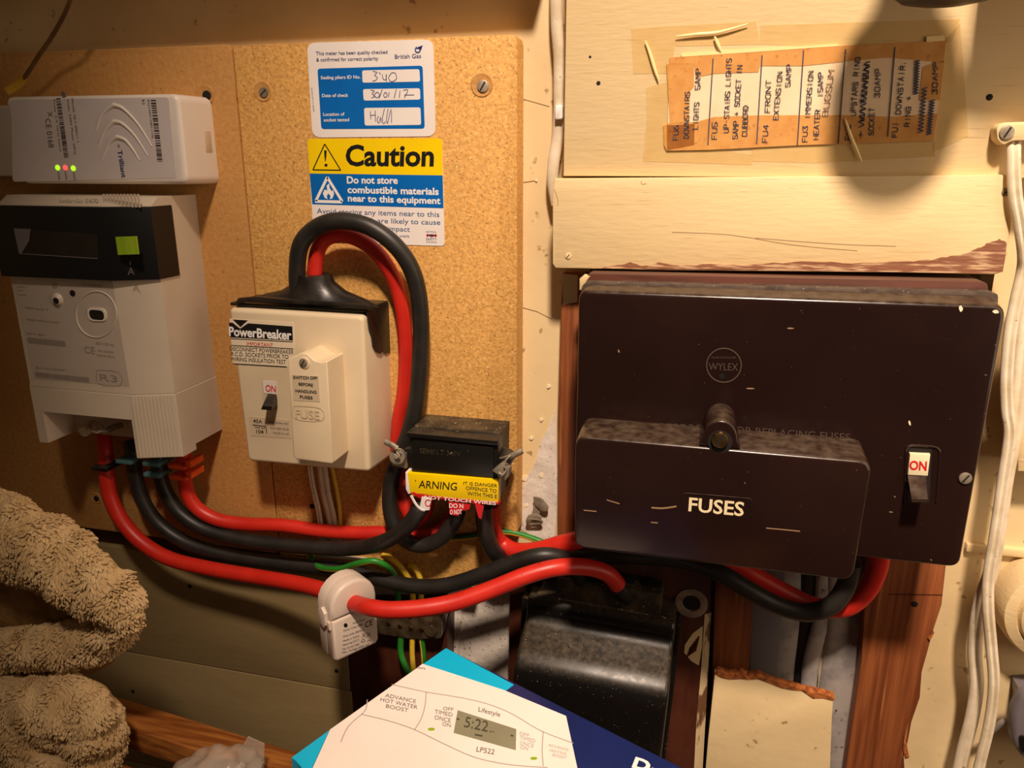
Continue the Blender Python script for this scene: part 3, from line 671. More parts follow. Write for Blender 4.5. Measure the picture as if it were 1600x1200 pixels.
strokes(st, [k_((758, 440), (800, 452), (775, 478), (802, 500), (785, 528), (755, 535)), k_((818, 450), (835, 470)), k_((850, 470), (858, 515), (885, 520), (888, 470)), k_((886, 470), (890, 540)), k_((940, 455), (910, 500), (935, 540), (985, 515), (975, 460), (940, 455)),
             k_((735, 620), (775, 630), (750, 655), (780, 680), (745, 695)), k_((800, 640), (770, 670), (800, 695), (825, 665), (800, 640)), k_((850, 612), (820, 700)), k_((880, 640), (862, 670), (878, 693), (897, 668), (880, 640)), k_((915, 640), (910, 690)), k_((985, 612), (962, 700)), k_((1020, 625), (1012, 695)), k_((1050, 625), (1095, 620), (1062, 695)), k_((1060, 668), (1155, 668)),
             k_((735, 825), (738, 900)), k_((780, 815), (785, 925)), k_((735, 865), (785, 860)), k_((815, 870), (800, 905), (815, 940), (835, 880), (838, 935)), k_((870, 800), (850, 900), (862, 945), (880, 920)), k_((905, 800), (890, 900), (900, 940), (935, 800), (938, 935))], .42, 'biro', pw, .65, 'handwriting')
lettering(st, [('QMF17 07/2016', (492, 175), (488.5, 137), (490, 175.3))], 'grey_txt', pw, 0, .45)
ct_ = thing('caution_sticker', 'yellow, blue and white caution sticker behind the cable loop', 'sticker', P(590, 384, 15))
full = rounded([(481, 217), (690.7, 216.2), (695, 384.4), (491, 378)], 6)
part('sheet', film([(481, 217), (690.7, 216.2), (695, 384.4), (491, 378)], pw, .3, .05, r=6), 'white_label', ct_)
part('yellow_band', film(rounded([(481, 217), (690.7, 216.2), (691.8, 245), (482, 245)], 6)[:12]+[(692, 274), (484.4, 271)], pw, .4, .05), 'yellow', ct_)
part('blue_band', film([(484.4, 271), (692, 274), (693.2, 325.3), (488.6, 319)], pw, .4, .05), 'blue', ct_)
lettering(ct_, [('Caution', (540.4, 258.3), (678, 259), (540.8, 227.6))], 'black', pw, .03, .5)
strokes(ct_, [[(508, 225), (489.5, 265.5)], [(489.5, 265.5), (533, 266)], [(533, 266), (508, 225)]], .7, 'black', pw, .5, 'warning_triangle')
part('exclamation', film([(507, 235), (511, 235), (510.5, 244), (509.5, 252), (508.6, 252), (507.6, 244)], pw, .5, .05), 'black', ct_)
part('exclamation_dot', film(tex_poly(510, 258, 2.4, 14), pw, .5, .05), 'black', ct_)
lettering(ct_, [('Do not store', (542.7, 286.3), (622, 287), (542.3, 275.8)), ('combustible materials', (543.7, 301.2), (686, 304.3), (543.2, 291)), ('near to this equipment', (544.2, 314.3), (688.8, 318.6), (543.8, 304.5))], 'white', pw, .028, .5)
strokes(ct_, [[(512, 277), (494, 314)], [(493, 314.5), (535, 315.5)], [(535.5, 315), (512, 277)]], 1.7, 'white', pw, .5, 'flame_triangle')
part('flame', film([(505, 302), (508, 296), (512, 298), (511, 290), (515, 286.5), (515.5, 294), (519, 299), (521, 297), (522.5, 303), (520, 310), (516, 311), (517, 306), (513.5, 302), (511, 307), (512.5, 311), (508, 309)], pw, .5, .05), 'white', ct_)
lettering(ct_, [('Avoid storing any items near to this', (495.7, 333.3), (686.8, 339), (495.4, 325.5)), ('equipment which are likely to cause', (496.5, 345.5), (688.5, 351.2), (496.2, 338)), ('damage or impact', (548, 358.5), (641, 362), (547.7, 351)), ('please visit', (598, 369.5), (640, 371), (598, 365.5))], 'bluegrey', pw, .004, .45)
lettering(ct_, [('ELECTRICAL', (666, 363), (682.5, 363.6), (666, 360.8)), ('SAFETY', (666, 375.2), (682.8, 375.8), (666, 371.3)), ('COUNCIL', (666.5, 379), (683, 379.6), (666.5, 376.6))], 'ink', pw, 0, .45)
strokes(ct_, [[(666.5, 367.5), (683, 368.1)], [(668.5, 365.3), (668.5, 369.8)], [(681, 365.5), (681, 370.2)], [(672, 366), (672, 369)], [(677.5, 366), (677.5, 369.5)]], .8, 'red', pw, .45, 'logo')
part('logo_hub', film(tex_poly(674.8, 367.8, 2.2, 12), pw, .55, .05), 'ink', ct_)

# ================================================================== JOINT BLOCK
jb = thing('joint_block', 'black cable connector box with warning tape and two lead seals', 'connector box', V((-138, -15, -203)))
JD = 47
part('base', xz([(-165, -154.5), (-111, -154.5), (-112, -197), (-163, -195)], 38, 15, .8), 'black_dusty', jb)
lid = bmesh.new()
xz([(-165.6, -156.2), (-110.4, -156.4), (-110.8, -181), (-111, -196.5), (-163.5, -193), (-165, -181)], JD-2, 36, 1.0, lid)
xz([(-163, -160), (-112.5, -160.2), (-112.8, -180), (-163, -180)], JD-.8, JD-3, .8, lid)
xz([(-165.9, -155.6), (-110.2, -155.8), (-110.3, -158.6), (-165.9, -158.4)], JD+.6, 37, .6, lid)
part('lid', lid, 'black_body', jb)
pj = on(JD-.8)
lettering(jb, [('SERIES 7 240V', (656, 708), (720, 714), (656, 700))], 'black_dusty', pj, 0, .1, 'raised_lettering')
for sx in (-1, 1):
    c = V((-166.5, -40, -171.5)) if sx < 0 else V((-108.6, -40, -172))
    e = part('ear', cyl(c+V((0, 12, 0)), OUT, 4.6, 16, 20, .6), 'black_body', jb)
pj2 = on(JD+.6)
yq = [(636.5, 739), (779, 750), (778, 785), (760, 783.5), (738, 781.5), (717, 779), (700, 777.5), (680, 775), (660, 772), (652, 771), (647, 776), (641, 770)]
part('warning_tape', slab(yq, JD+.4, JD-4, .15), 'yellow', jb)
part('tape_fold', slab([(633.5, 738), (637.5, 739.5), (642, 771), (638, 772), (634, 764)], JD+.2, JD-10, .15), 'white_label', jb)
lettering(jb, [('ARNING', (654, 762), (713.5, 766), (655, 750.5)), ('IT IS DANGER', (724, 757.5), (777, 761.3), (724, 752.5)), ('OFFENCE TO', (728, 765), (776, 770), (728, 759.5)), ('WITH THIS E', (730.5, 773.5), (776.5, 778.5), (730.5, 768)), ("'", (648.5, 757), (650, 757.5), (648.5, 750))], 'black', on(JD+.4), .006, .15)
part('red_band', slab([(641, 770), (647, 769), (656, 773), (700, 777.5), (740, 781.5), (778.5, 785), (779, 789), (772, 786), (766, 789), (740, 786.5), (715, 784), (690, 780), (665, 778), (655, 779), (647, 774)], JD+.6, JD-4, .1), 'red', jb)
lettering(jb, [('NOT TOUCH WIRES', (663, 779), (775, 789), (663.5, 774))], 'white', on(JD+.6), .02, .12)
t = part('torn_tape', slab([(701, 784), (735, 789), (733, 796), (721, 798), (716, 806), (703, 804)], JD+1.2, JD+.7), 'red', jb)
lettering(t, [('DO N', (702, 793), (724, 794), (702, 786.5)), ('O NOT', (703, 803.5), (722, 803), (703, 796.5))], 'white', on(JD+1.2), .02, .12)
part('torn_tape', slab([(742, 786), (756, 791), (752, 811), (748, 809), (745, 800)], JD+1, JD+.5), 'red', jb)
part('torn_tape', slab([(659, 776), (674, 780), (671, 797), (664, 797.5), (656, 793)], JD+1, JD+.5), 'white_label', jb)
part('torn_shred', sweep(path([(642, 774, 48), (650, 788, 48), (658, 796, 48), (664, 797, 48)]), .9, .3, 6)[:2], 'white_label', jb)
strokes(jb, [tex_poly(669, 786, 4.2, 10, 5)], .7, 'red', on(JD+1), .12, 'torn_print')
def seal(name, lbl, disc, tubep, wirep, sq=False):
    t = thing(name, lbl, 'seal', P(disc[0], disc[1]+10, 50), 'lead seals on the connector box')
    if sq: part('lead_disc', slab([(769, 736), (784, 723), (788, 726), (797, 731), (795, 745), (789, 752), (787, 748)], 52, 48, .6), 'lead', t)
    else:
        part('lead_disc', cyl(P(disc[0], disc[1], 46), V((.1, -1, .15)), 4.8, 4, 22, .6), 'lead', t)
        part('lead_skirt', slab([(611, 712), (634, 708), (634, 733), (622, 730), (612, 728)], 46, 42, .8), 'lead', t)
    part('crimp_tube', sweep(path(tubep), 1.9, 1.5, 10)[:2], 'lead', t)
    b = bmesh.new(); tube_bm(path(wirep), .5, b, 6); part('wire', b, 'steel', t)
seal('lead_seal', 'round lead seal and wire on the left ear of the connector box', (623, 712), [(602, 690, 50), (612, 695, 51), (621, 701, 51)], [(617, 701, 52), (626, 702, 53), (620, 706, 52), (624, 712, 53), (619, 716, 52), (617, 710, 52.5), (624, 716, 52)])
seal('lead_seal', 'folded angular lead seal with wire on the right ear of the connector box', (785, 737), [(816, 704, 50), (806, 709, 51), (797, 714, 51)], [(782, 716, 50), (792, 713, 53), (798, 712, 53), (791, 718, 54), (788, 728, 54), (791, 734, 53), (785, 742, 54), (780, 738, 53)], True)

# ================================================================== FUSE BOX
fb = thing('fuse_box', 'large dark brown fuse box with ON switch and lower cover lettered FUSES', 'fuse box', V((36, 0, -200)))
part('back_frame', xz(rounded([(-62, -58.3), (131, -56), (132.5, -58.5), (132.5, -198), (-62, -198)], 3), 38, 2, 1), 'frame', fb)
part('paint_blob', slab([(905, 436), (912, 430), (922, 432), (917, 439), (912, 452), (905, 454)], 39, 34, .8), 'plaster', fb)
FB = 58
xl, xr_, zt_, zb_ = -63.2, 135.2, -64.6, -198.6
bd = [(xl, zt_), (xr_, zt_+.6), (xr_, zb_+.2), (xl+1, zb_)]
body = prism([V((x, -FB, z)) for x, z in rounded(bd, 6)], [V((x, -45, z)) for x, z in rounded([(xl, -63.0), (133.5, -61), (134.8, zb_), (xl+1, zb_)], 6)], 2.2, 4)
part('case', body, 'bakelite', fb)
lip = xz(rounded([(-63.6, -62.0), (133.5, -59.6), (135, -62), (135, -198.6), (-63.6, -198.6)], 5), 46, 36, .8)
part('case_rim', lip, 'bake_rough', fb)
pb = on(FB)
cv = [(-58.4, -134.4), (81.6, -134.8), (80.2, -197.5), (-57.6, -197.5)]
CVD = 86
bdd = prism([V((x, -CVD, z)) for x, z in rounded(cv, 6.5)], [V((x, -FB+1, z)) for x, z in rounded([(-59.5, -133.6), (82.6, -133.6), (81.4, -199), (-58.4, -199)], 7)], 1.8, 4)
cvo = part('fuse_cover', bdd, 'bakelite', fb)
# arched boss for the cover screw
bc = P(1125, 690, CVD); r_ = 8.2; arch = [(bc.x+r_*math.cos(a), bc.z+1.5+(r_+1)*math.sin(a)) for a in [math.pi*i/12 for i in range(13)]]
arch = [(bc.x+r_+1.5, bc.z-3)]+arch+[(bc.x-r_-1.5, bc.z-3)]
obj('boss', xz(arch, CVD-.2, FB-1, 1.2, seg=3), 'bakelite', cvo)
obj('boss_recess', cyl(P(1125, 690, CVD-.4), OUT, 5.8, .5, 26), 'dark', cvo)
screw(cvo, P(1125, 686, CVD+.1), 4.0, 'brass', 1.2, dome=.6)
pc = on(CVD)
lettering(cvo, [('FUSES', (1075.5, 798), (1161.5, 806), (1077, 777.5))], 'ivory', pc, .018, .15)
bl = [(1066, 800), (1066, 778), (1070, 772), (1080, 771.5), (1163, 778.5), (1172, 781), (1174.5, 788), (1174, 808)]
obj('raised_border', sweep([pc(x, y, .0) for x, y in bl], .3, seg=6)[:2], 'bakelite', cvo)
strokes(cvo, [[(1018, 793), (1036, 794), (1057, 791)]], .9, 'scuff', pc, .1, 'scuff_mark')
strokes(cvo, [[(1017, 816), (1028, 817)], [(1197, 825), (1220, 827), (1250, 830)], [(912, 797), (932, 799)], [(948, 781), (968, 787)]], .6, 'scuff', pc, .1, 'scuff_mark')
rr = random.Random(3)
# logo disc
part('logo_ring', ring_px(1131, 571, 27, 26.5, pb, .0, .35), 'dustline', fb)
lettering(fb, [('WYLEX', (1107.5, 578), (1153, 579), (1107.5, 567))], 'dustline', pb, .0, .12, 'raised_lettering')
part('hole', cyl(pb(1128, 588, 0), OUT, 1.5, .12, 18), 'black', fb)
lettering(fb, [('SWITCH OFF BEFORE', (915, 668), (1096, 676), (915, 656)), ('OR REPLACING FUSES', (1150, 677), (1328, 689), (1150, 666)), ('MADE IN ENGLAND', (1112, 560), (1150, 560), (1112, 557))], 'dustline', pb, -.0, .25, 'raised_lettering')
# switch
part('switch_surround', sweep([pb(x, y, .1) for x, y in [(1413, 786), (1415, 715), (1416, 702), (1424, 696.5), (1456, 698), (1467, 703), (1468, 716), (1463, 786)]], .55, seg=8)[:2], 'bakelite', fb)
part('switch_well', film([(1419, 700), (1456, 702), (1452, 785), (1418, 783)], pb, .1, .03), 'dark', fb)
part('switch_tab', slab([(1422, 709), (1454, 710.5), (1450, 744), (1418.5, 742.5)], FB+2.5, FB, .5), 'fuse_on', fb)
lettering(fb, [('ON', (1420.5, 733.5), (1447.5, 735), (1421.5, 720))], 'red', on(FB+2.5), .03, .12)
part('switch_lever', prism([P(1418, 742, FB+3), P(1447, 743.5, FB+3), P(1446, 756, FB+1), P(1418, 755, FB+1)], [P(1424.5, 780, FB+14), P(1449.5, 780, FB+14), P(1449, 785, FB+12), P(1424.5, 785, FB+12)], .8, 3), 'bakelite', fb)
screw(fb, pb(1508, 747, .05), 3.0, 'lead', 1.0)
for x, y, a, b in ((1421, 661, 2.5, 5), (1501, 482, 3.5, 6), (1556, 487, 6, 3), (1235, 513, 6, 1.5), (1398, 776, 1.2, 1.2), (1392, 800, 3, 1), (1455, 875, 1.2, 1.2), (967, 549, 1.5, 3), (1172, 607, 7, 1.2)):
    part('paint_flake', film([(x+math.cos(q)*a*rr.uniform(.6, 1.1)+math.sin(q)*1, y+math.sin(q)*b*rr.uniform(.6, 1.1)) for q in [i*1.05 for i in range(6)]], pb, .2, .02), 'chipflake' if x > 1390 and b > 2 else 'scuff', fb)

# ================================================================== SERVICE CUTOUT
cu = thing('service_cutout', 'glossy black service cutout with dusty top, behind the thermostat box', 'cutout', P(930, 1200, 6))
prof = [(6, -270), (22, -270.5), (25, -272), (27, -275), (27.5, -279), (26, -282), (27, -285), (31, -288), (45, -294), (52, -298), (56, -304), (57, -312), (57, -330), (57, -460), (6, -460)]
cx0, cx1 = -97.5, -3.0
cpiv = P(938, 980, 26)
def crot(bm):
    bmesh.ops.transform(bm, matrix=Matrix.Translation(cpiv) @ Matrix.Rotation(math.radians(2.6), 4, 'Y') @ Matrix.Translation(-cpiv), verts=bm.verts); return bm
bmc = prism([V((cx0, -d, z)) for d, z in prof], [V((cx1, -d, z)) for d, z in prof], 0)
bmesh.ops.recalc_face_normals(bmc, faces=bmc.faces)
bevel(bmc, [e for e in bmc.edges if (abs(e.verts[0].co.x-cx0) < .01 and abs(e.verts[1].co.x-cx0) < .01) or (abs(e.verts[0].co.x-cx1) < .01 and abs(e.verts[1].co.x-cx1) < .01)], 3.0, 4)
part('lid', crot(bmc), 'black_gloss', cu)
part('side_rim', crot(box(cx1-.5, cx1+3.5, -460, -276, 6, 20, 1)), 'black_gloss', cu)
part('side_rim', crot(box(cx0-4.5, cx0+.5, -460, -276, 6, 20, 1)), 'black_gloss', cu)
part('dusty_shelf', crot(prism([V((x, -d, z)) for x, d, z in ((-90, 7, -266), (-5, 7, -266), (-4, 23, -270), (-92, 23, -270))], [V((x, -d, z-3)) for x, d, z in ((-90, 7, -266), (-5, 7, -266), (-4, 23, -270), (-92, 23, -270))], .4, 1)), 'black_dusty', cu)
part('terminal_block', crot(prism([V((x, -22, z)) for x, z in rounded([(-79.5, -255), (-13, -255), (-13, -272), (-79.5, -272)], 2)], [V((x, -6, z)) for x, z in rounded([(-79.5, -254), (-13, -254), (-13, -272), (-79.5, -272)], 2)], 1.0, 2)), 'black_dusty', cu)
for i in range(4):
    part('cable_entry', crot(cyl(V((-72+i*17, -14, -255.2)), V((0, -.3, 1)), 6.2, 1.2, 22, .3)), 'dark', cu)

# ================================================================== CABLES
def cable(name, label, px, r, m, group=None, cat='cable', ry=None, stripe=None):
    o = obj(name, sweep(path(px), r, ry, 28 if ry else 16, stripe=stripe, twin=bool(ry))[:3], m); return tag(o, label, cat, group)
cable('mains_cable', 'black cable arching over the caution sticker from the breaker box', [(465, 452, 34), (464, 425, 34), (469, 385, 36), (488, 360, 36), (515, 347, 37), (545, 346, 37), (580, 356, 37), (615, 381, 36), (640, 415, 34), (653, 455, 31), (658, 510, 29), (656, 570, 28), (651, 625, 28), (640, 672, 29), (626, 708, 30), (613, 745, 30), (609, 785, 31), (616, 820, 33), (636, 845, 33), (662, 852, 33), (690, 840, 33), (709, 815, 32), (716, 797, 30)], 5.0, 'black_pvc')
cable('mains_cable', 'bright red cable arching inside the black loop above the breaker box', [(493, 452, 27), (492, 425, 27), (496, 393, 27), (508, 374, 28), (530, 367, 28), (558, 373, 27), (585, 391, 26), (607, 420, 24), (622, 455, 22), (631, 505, 21), (634, 560, 20), (631, 615, 20), (623, 660, 20), (621, 705, 19), (626, 750, 19), (634, 790, 21), (648, 812, 22), (664, 800, 23), (668, 770, 24)], 4.6, 'red_pvc')
cable('mains_cable', 'red cable from the orange clip under the meter to the connector box', [(287, 690, 27), (288, 712, 31), (288, 742, 33), (293, 770, 32), (308, 794, 31), (340, 812, 29), (385, 819, 26), (440, 821, 24), (500, 829, 23), (555, 833, 23), (605, 833, 22), (650, 838, 21), (685, 830, 22), (706, 812, 20), (714, 790, 20)], 4.8, 'red_pvc')
cable('mains_cable', 'black cable from the right teal clip curving up into the connector box', [(246, 690, 25), (248, 712, 30), (251, 745, 32), (262, 775, 32), (285, 805, 32), (325, 829, 31), (390, 845, 30), (470, 854, 30), (545, 857, 32), (595, 848, 40), (630, 828, 45), (652, 802, 45), (661, 790, 42)], 5.0, 'black_pvc')
cable('mains_cable', 'black cable from the left teal clip passing behind the sensor clamp to the cutout', [(204, 690, 24), (208, 712, 28), (212, 745, 29), (222, 780, 29), (245, 815, 28), (285, 845, 27), (340, 864, 26), (410, 876, 25), (480, 884, 25), (545, 890, 26), (600, 906, 30), (650, 916, 33), (700, 914, 35), (755, 897, 36), (805, 878, 37), (845, 868, 37), (880, 872, 32), (903, 890, 24), (908, 915, 15), (909, 935, 13)], 5.0, 'black_pvc')
cable('mains_cable', 'black cable from the connector box passing under the fuse box and back up', [(757, 790, 33), (757, 815, 32), (763, 845, 30), (778, 868, 24), (805, 885, 12), (845, 878, 14), (900, 870, 13), (980, 868, 13), (1060, 874, 15), (1120, 893, 24), (1170, 922, 27), (1215, 946, 28), (1260, 957, 29), (1300, 945, 30), (1322, 915, 30), (1330, 880, 30)], 5.4, 'black_pvc')
cable('mains_cable', 'red cable from the connector box dipping below the fuse box and back up', [(766, 790, 20), (770, 825, 19), (783, 848, 16), (806, 861, 19), (840, 860, 24), (885, 848, 26), (950, 836, 26), (1060, 840, 22), (1130, 872, 13), (1180, 900, 13), (1230, 928, 14), (1275, 948, 15), (1320, 949, 20), (1352, 925, 22), (1370, 890, 24), (1375, 860, 26)], 5.6, 'red_pvc')
cable('mains_cable', 'long lower red cable from the meter through the sensor clamp to the cutout', [(160, 672, 22), (164, 700, 27), (166, 735, 31), (172, 775, 32), (190, 813, 33), (222, 848, 34), (265, 873, 35), (325, 888, 37), (400, 901, 41), (470, 913, 50), (510, 924, 58), (536, 935, 65), (558, 944, 72), (582, 950, 77), (612, 953, 77), (660, 950, 73), (710, 941, 67), (765, 922, 60), (820, 900, 53), (870, 887, 46), (915, 886, 37), (948, 896, 31), (966, 915, 27)], 5.2, 'red_pvc')
cable('mains_cable', 'short black cable end entering the cutout under the red sheath', [(962, 910, 27), (974, 926, 23), (984, 940, 16), (988, 955, 13)], 4.6, 'black_pvc')
EW = ['yellow_pvc', 'green']
def earth(label, px, r=2.0, stripe=.25, m=EW): cable('earth_wire', label, px, r, m, None, 'wire', None, stripe)
earth('green and yellow wire looping over the top of the sensor clamp', [(484, 862, 20), (488, 876, 24), (503, 887, 30), (530, 889, 38), (556, 881, 42), (582, 876, 42), (603, 884, 38), (617, 900, 26), (622, 930, 20), (620, 960, 20)])
earth('yellow earth wire crossing behind the black cable into the terminal, middle of three', [(598, 868, 20), (612, 873, 22), (628, 888, 22), (640, 908, 20), (645, 935, 20), (641, 962, 20)], 2.0, 0)
earth('yellow earth wire nearest the chipboard end entering the terminal', [(640, 884, 18), (648, 887, 20), (656, 903, 20), (658, 930, 19), (654, 962, 19)], 1.9, 0)
earth('green earth wire dropping from the terminal behind the thermostat box', [(628, 985, 16), (626, 1015, 18), (633, 1040, 20), (650, 1070, 20)], 2.2, 0, 'green')
earth('yellow earth wire dropping from the middle of the terminal', [(645, 985, 16), (644, 1020, 18), (648, 1070, 18)], 1.9, 0)
earth('green and yellow earth wire dropping from the right of the terminal', [(656, 985, 16), (661, 1015, 16), (664, 1060, 16)], 1.9, .3)
earth('green and yellow wire running past the connector box toward the fuse box', [(640, 850, 17), (690, 843, 17), (740, 838, 17), (775, 831, 17), (805, 833, 14), (840, 844, 12), (880, 860, 12), (920, 872, 12)], 1.9, .12)
cable('flat_cable', 'narrow white twin cable below the breaker box', [(484, 728, 18), (489, 760, 18), (497, 795, 18), (503, 835, 18), (507, 868, 18)], 1.9, 'white_pvc', ry=1.5)
cable('flat_cable', 'broad white flat cable below the breaker box', [(503, 728, 18), (509, 770, 18), (517, 805, 18), (522, 835, 18), (526, 868, 18)], 3.9, 'white_pvc', ry=1.8)
cable('earth_wire', 'plain yellow wire beside the white cables below the breaker box', [(519, 730, 18), (526, 765, 18), (531, 800, 18), (531, 840, 18)], 1.4, 'yellow_pvc', cat='wire')
cable('flat_cable', 'thin off-white cable lying along the chipboard foot behind the black cables', [(495, 868, 16), (530, 870, 16), (570, 874, 16), (600, 880, 16)], 1.6, 'white_pvc', ry=1.2)
# right-hand wall cables
cable('flat_cable', 'cream painted flat cable hanging from the saddle down the right wall', [(1586, 205, 27), (1584, 240, 31), (1586, 300, 33), (1594, 350, 32), (1600, 395, 29), (1598, 425, 26), (1588, 470, 27), (1578, 525, 28), (1573, 590, 28), (1574, 640, 28), (1578, 680, 28), (1568, 750, 28), (1556, 830, 29), (1545, 900, 29), (1544, 950, 30), (1549, 1010, 30), (1553, 1070, 30), (1546, 1130, 30), (1533, 1185, 30), (1515, 1260, 30)], 3.0, 'white_pvc', ry=2)
cable('flat_cable', 'wider painted flat cable running behind the first down the right wall', [(1608, 430, 22), (1602, 500, 23), (1597, 560, 24), (1590, 630, 25), (1582, 690, 25), (1571, 750, 25), (1561, 820, 25), (1549, 890, 24), (1534, 935, 22), (1526, 975, 20), (1523, 1020, 18), (1526, 1070, 18), (1519, 1120, 18), (1505, 1175, 18), (1490, 1250, 18)], 3.8, 'white_pvc', ry=2.2)
cable('flat_cable', 'thin dark cable seen at the edge of the right wall bundle', [(1604, 440, 20), (1590, 480, 20), (1582, 540, 20), (1577, 600, 20), (1577, 650, 20), (1566, 740, 22), (1552, 830, 22)], 1.8, 'grey_pvc')
cable('flat_cable', 'short grey lead going to the grey plug by the right wall', [(1538, 1150, 16), (1552, 1140, 18), (1568, 1128, 22), (1590, 1122, 26)], 1.8, 'grey_pvc')
fc_ = thing('flat_cable', 'painted white cable between chipboard and panel with white clip', 'cable', P(868, 290, 0))
part('sheath', sweep(path([(870, -60, 8), (869, 0, 8), (870, 40, 8), (874, 90, 8), (874, 140, 8), (874, 175, 8), (871, 215, 7), (865, 255, 8), (864, 285, 8), (870, 320, 8)]), 3.4, 2.4, 14)[:2], 'white_pvc', fc_)
part('clip', slab(rounded([(867, 164), (879, 164), (879, 186), (867, 187)], 3), 13, 3, 1), 'white_label', fc_)
# clips under the meter
def clip(name, lbl, spots, m, r, group='clips on the meter tails'):
    t = thing(name, lbl, 'clip', P(spots[-1][0], spots[-1][1]+6, 32), group)
    for x, y, wd in spots:
        b = box(*(lambda c: (c.x-r-1, c.x+r+1, c.z-1.6, c.z+1.6))(P(x, y, 32)), 24, 40, 1)
        part('band', b, m, t)
        if wd:
            c = P(x+wd, y-4, 35); part('lug', box(c.x-2.2, c.x+2.2, c.z-2.2, c.z+2.2, 28, 42, .5), m, t)
clip('cable_clip', 'bright orange double clip on the red meter tail', [(287, 724, 17), (288, 741, 17)], 'orange', 5.6)
clip('cable_clip', 'teal double clip on the right black meter tail', [(247, 720, 0), (248, 737, 0)], 'teal', 5.6)
clip('cable_clip', 'teal single clip on the left black meter tail', [(205, 716, 0)], 'teal', 5.6)
clip('cable_clip', 'black clip on the lower red meter tail', [(167, 727, 0)], 'black_body', 5.8)

# ================================================================== EARTH TERMINAL
et = thing('earth_terminal', 'smoky plastic earth terminal block with small screws', 'terminal', P(640, 1000, 7))
part('block', slab(rounded([(578, 958), (655, 962), (682, 960), (690, 972), (688, 1000), (640, 1000), (580, 990)], 5), 20, 6, 2), 'smoke', et)
for x, y in ((607, 975), (625, 979), (642, 982), (659, 984)): screw(et, P(x, y, 20), 1.7, 'brass', .4)
part('end_boss', cyl(P(674, 984, 19), OUT, 4.5, 2.5, 18, .5), 'smoke', et)

# ================================================================== CURRENT CLAMP
cl = thing('sensor_clamp', 'pale rounded clip-on sensor clamp around the lower red cable', 'sensor', P(550, 1044, 60))
TH = math.radians(56)
wdir = V((math.cos(TH), math.sin(TH), 0)); nf = V((math.sin(TH), -math.cos(TH), 0)); uz = V((0, 0, 1))
c0 = P(523, 1037, 84)                       # near lower corner of the printed face
W_, H_ = 32.0, 50.0
def fl_(u, v, k=0): return c0+wdir*(u*W_)+uz*(v*H_)+nf*k
out_ = [(0.06, 0), (.94, 0.0), (1, .05), (1, .72)]+[(.5+.5*math.cos(a), .72+.30*math.sin(a)) for a in [math.pi*i/10 for i in range(1, 10)]]+[(0, .72), (0, .05)]
T_ = 14.0
zsplit = .58
def clampbody(v0, v1, k0, k1, bev, rad=True):
    pts = []
    src = [(u, v) for u, v in out_]
    if v0 == 0: pts = [(.06, 0), (.94, 0), (1, .05), (1, v1), (0, v1), (0, .05)]
    else: pts = [(0, v0), (1, v0)]+[p for p in out_ if p[1] > v0]
    return prism([fl_(u, v, k1) for u, v in pts], [fl_(u, v, k0) for u, v in pts], bev, 3)
part('lower_half', clampbody(0, zsplit-.004, -T_*.55, 0, 2.2), 'ct', cl)
part('upper_half', clampbody(zsplit+.004, 1, -T_*.55, 0, 2.2), 'ct', cl)
part('back_shell', prism([fl_(u, v, -T_*.58) for u, v in out_], [fl_(u, v, -T_*1.15) for u, v in out_], .6, 2), 'ct', cl)
# latch on the side edge
lt = [fl_(-.06, v, k) for v, k in ((.44, -T_*.55), (.47, -T_*.95), (.66, -T_*.95), (.72, -T_*.6), (.66, -T_*.35), (.50, -T_*.35))]
part('latch', prism(lt, [p+wdir*3 for p in lt], .5, 2), 'ct', cl)
lt = [fl_(-.04, v, k) for v, k in ((.46, -T_*.3), (.46, -T_*.1), (.56, -T_*.1), (.56, -T_*.3))]
part('latch_catch', prism(lt, [p+wdir*2.4 for p in lt], .3, 2), 'ct', cl)
pcl = plane(c0, nf)
part('cable_hole', prism([pcl(x, y, .2) for x, y in tex_poly(560, 945, 9.5, 20, 12)], [pcl(x, y, -.4) for x, y in tex_poly(560, 945, 9.5, 20, 12)]), 'dark', cl)
lettering(cl, [('Model: Sensor', (551, 975.5), (570, 968.5), (551, 972.5)), ('Sensor Code: 4000', (536.5, 987), (566, 977), (536.5, 984)), ('Date code: 08/04/14', (536, 996), (569, 985), (536, 993)), ('Made in China', (536, 1003), (561, 994.5), (536, 1000)), ('Measuring CAT II', (535.5, 1009.5), (560.5, 1001), (535.5, 1006.5)), ('Max. Current 100A', (535, 1016), (561, 1007.5), (535, 1013)), ('Max. Voltage 600V AC', (534.5, 1021.5), (577, 1008), (534.5, 1018.5))], 'ink', pcl, 0, .15)
lettering(cl, [('CE', (570.5, 981), (582, 976), (570.5, 972))], 'black', pcl, .01, .15)
part('brand_dot', prism([pcl(x, y, .15) for x, y in tex_poly(540, 977, 3, 12, 3.4)], [pcl(x, y, -.2) for x, y in tex_poly(540, 977, 3, 12, 3.4)]), 'black', cl)
strokes(cl, [[(565, 996), (571, 990)], [(566, 990), (571, 996)], [(573, 995), (579, 987)], [(573, 988), (579, 994)], [(573, 1002), (579, 1000)], [(564, 1003), (567, 998), (570, 1002), (564, 1003)]], .35, 'ink', pcl, .15, 'symbols')

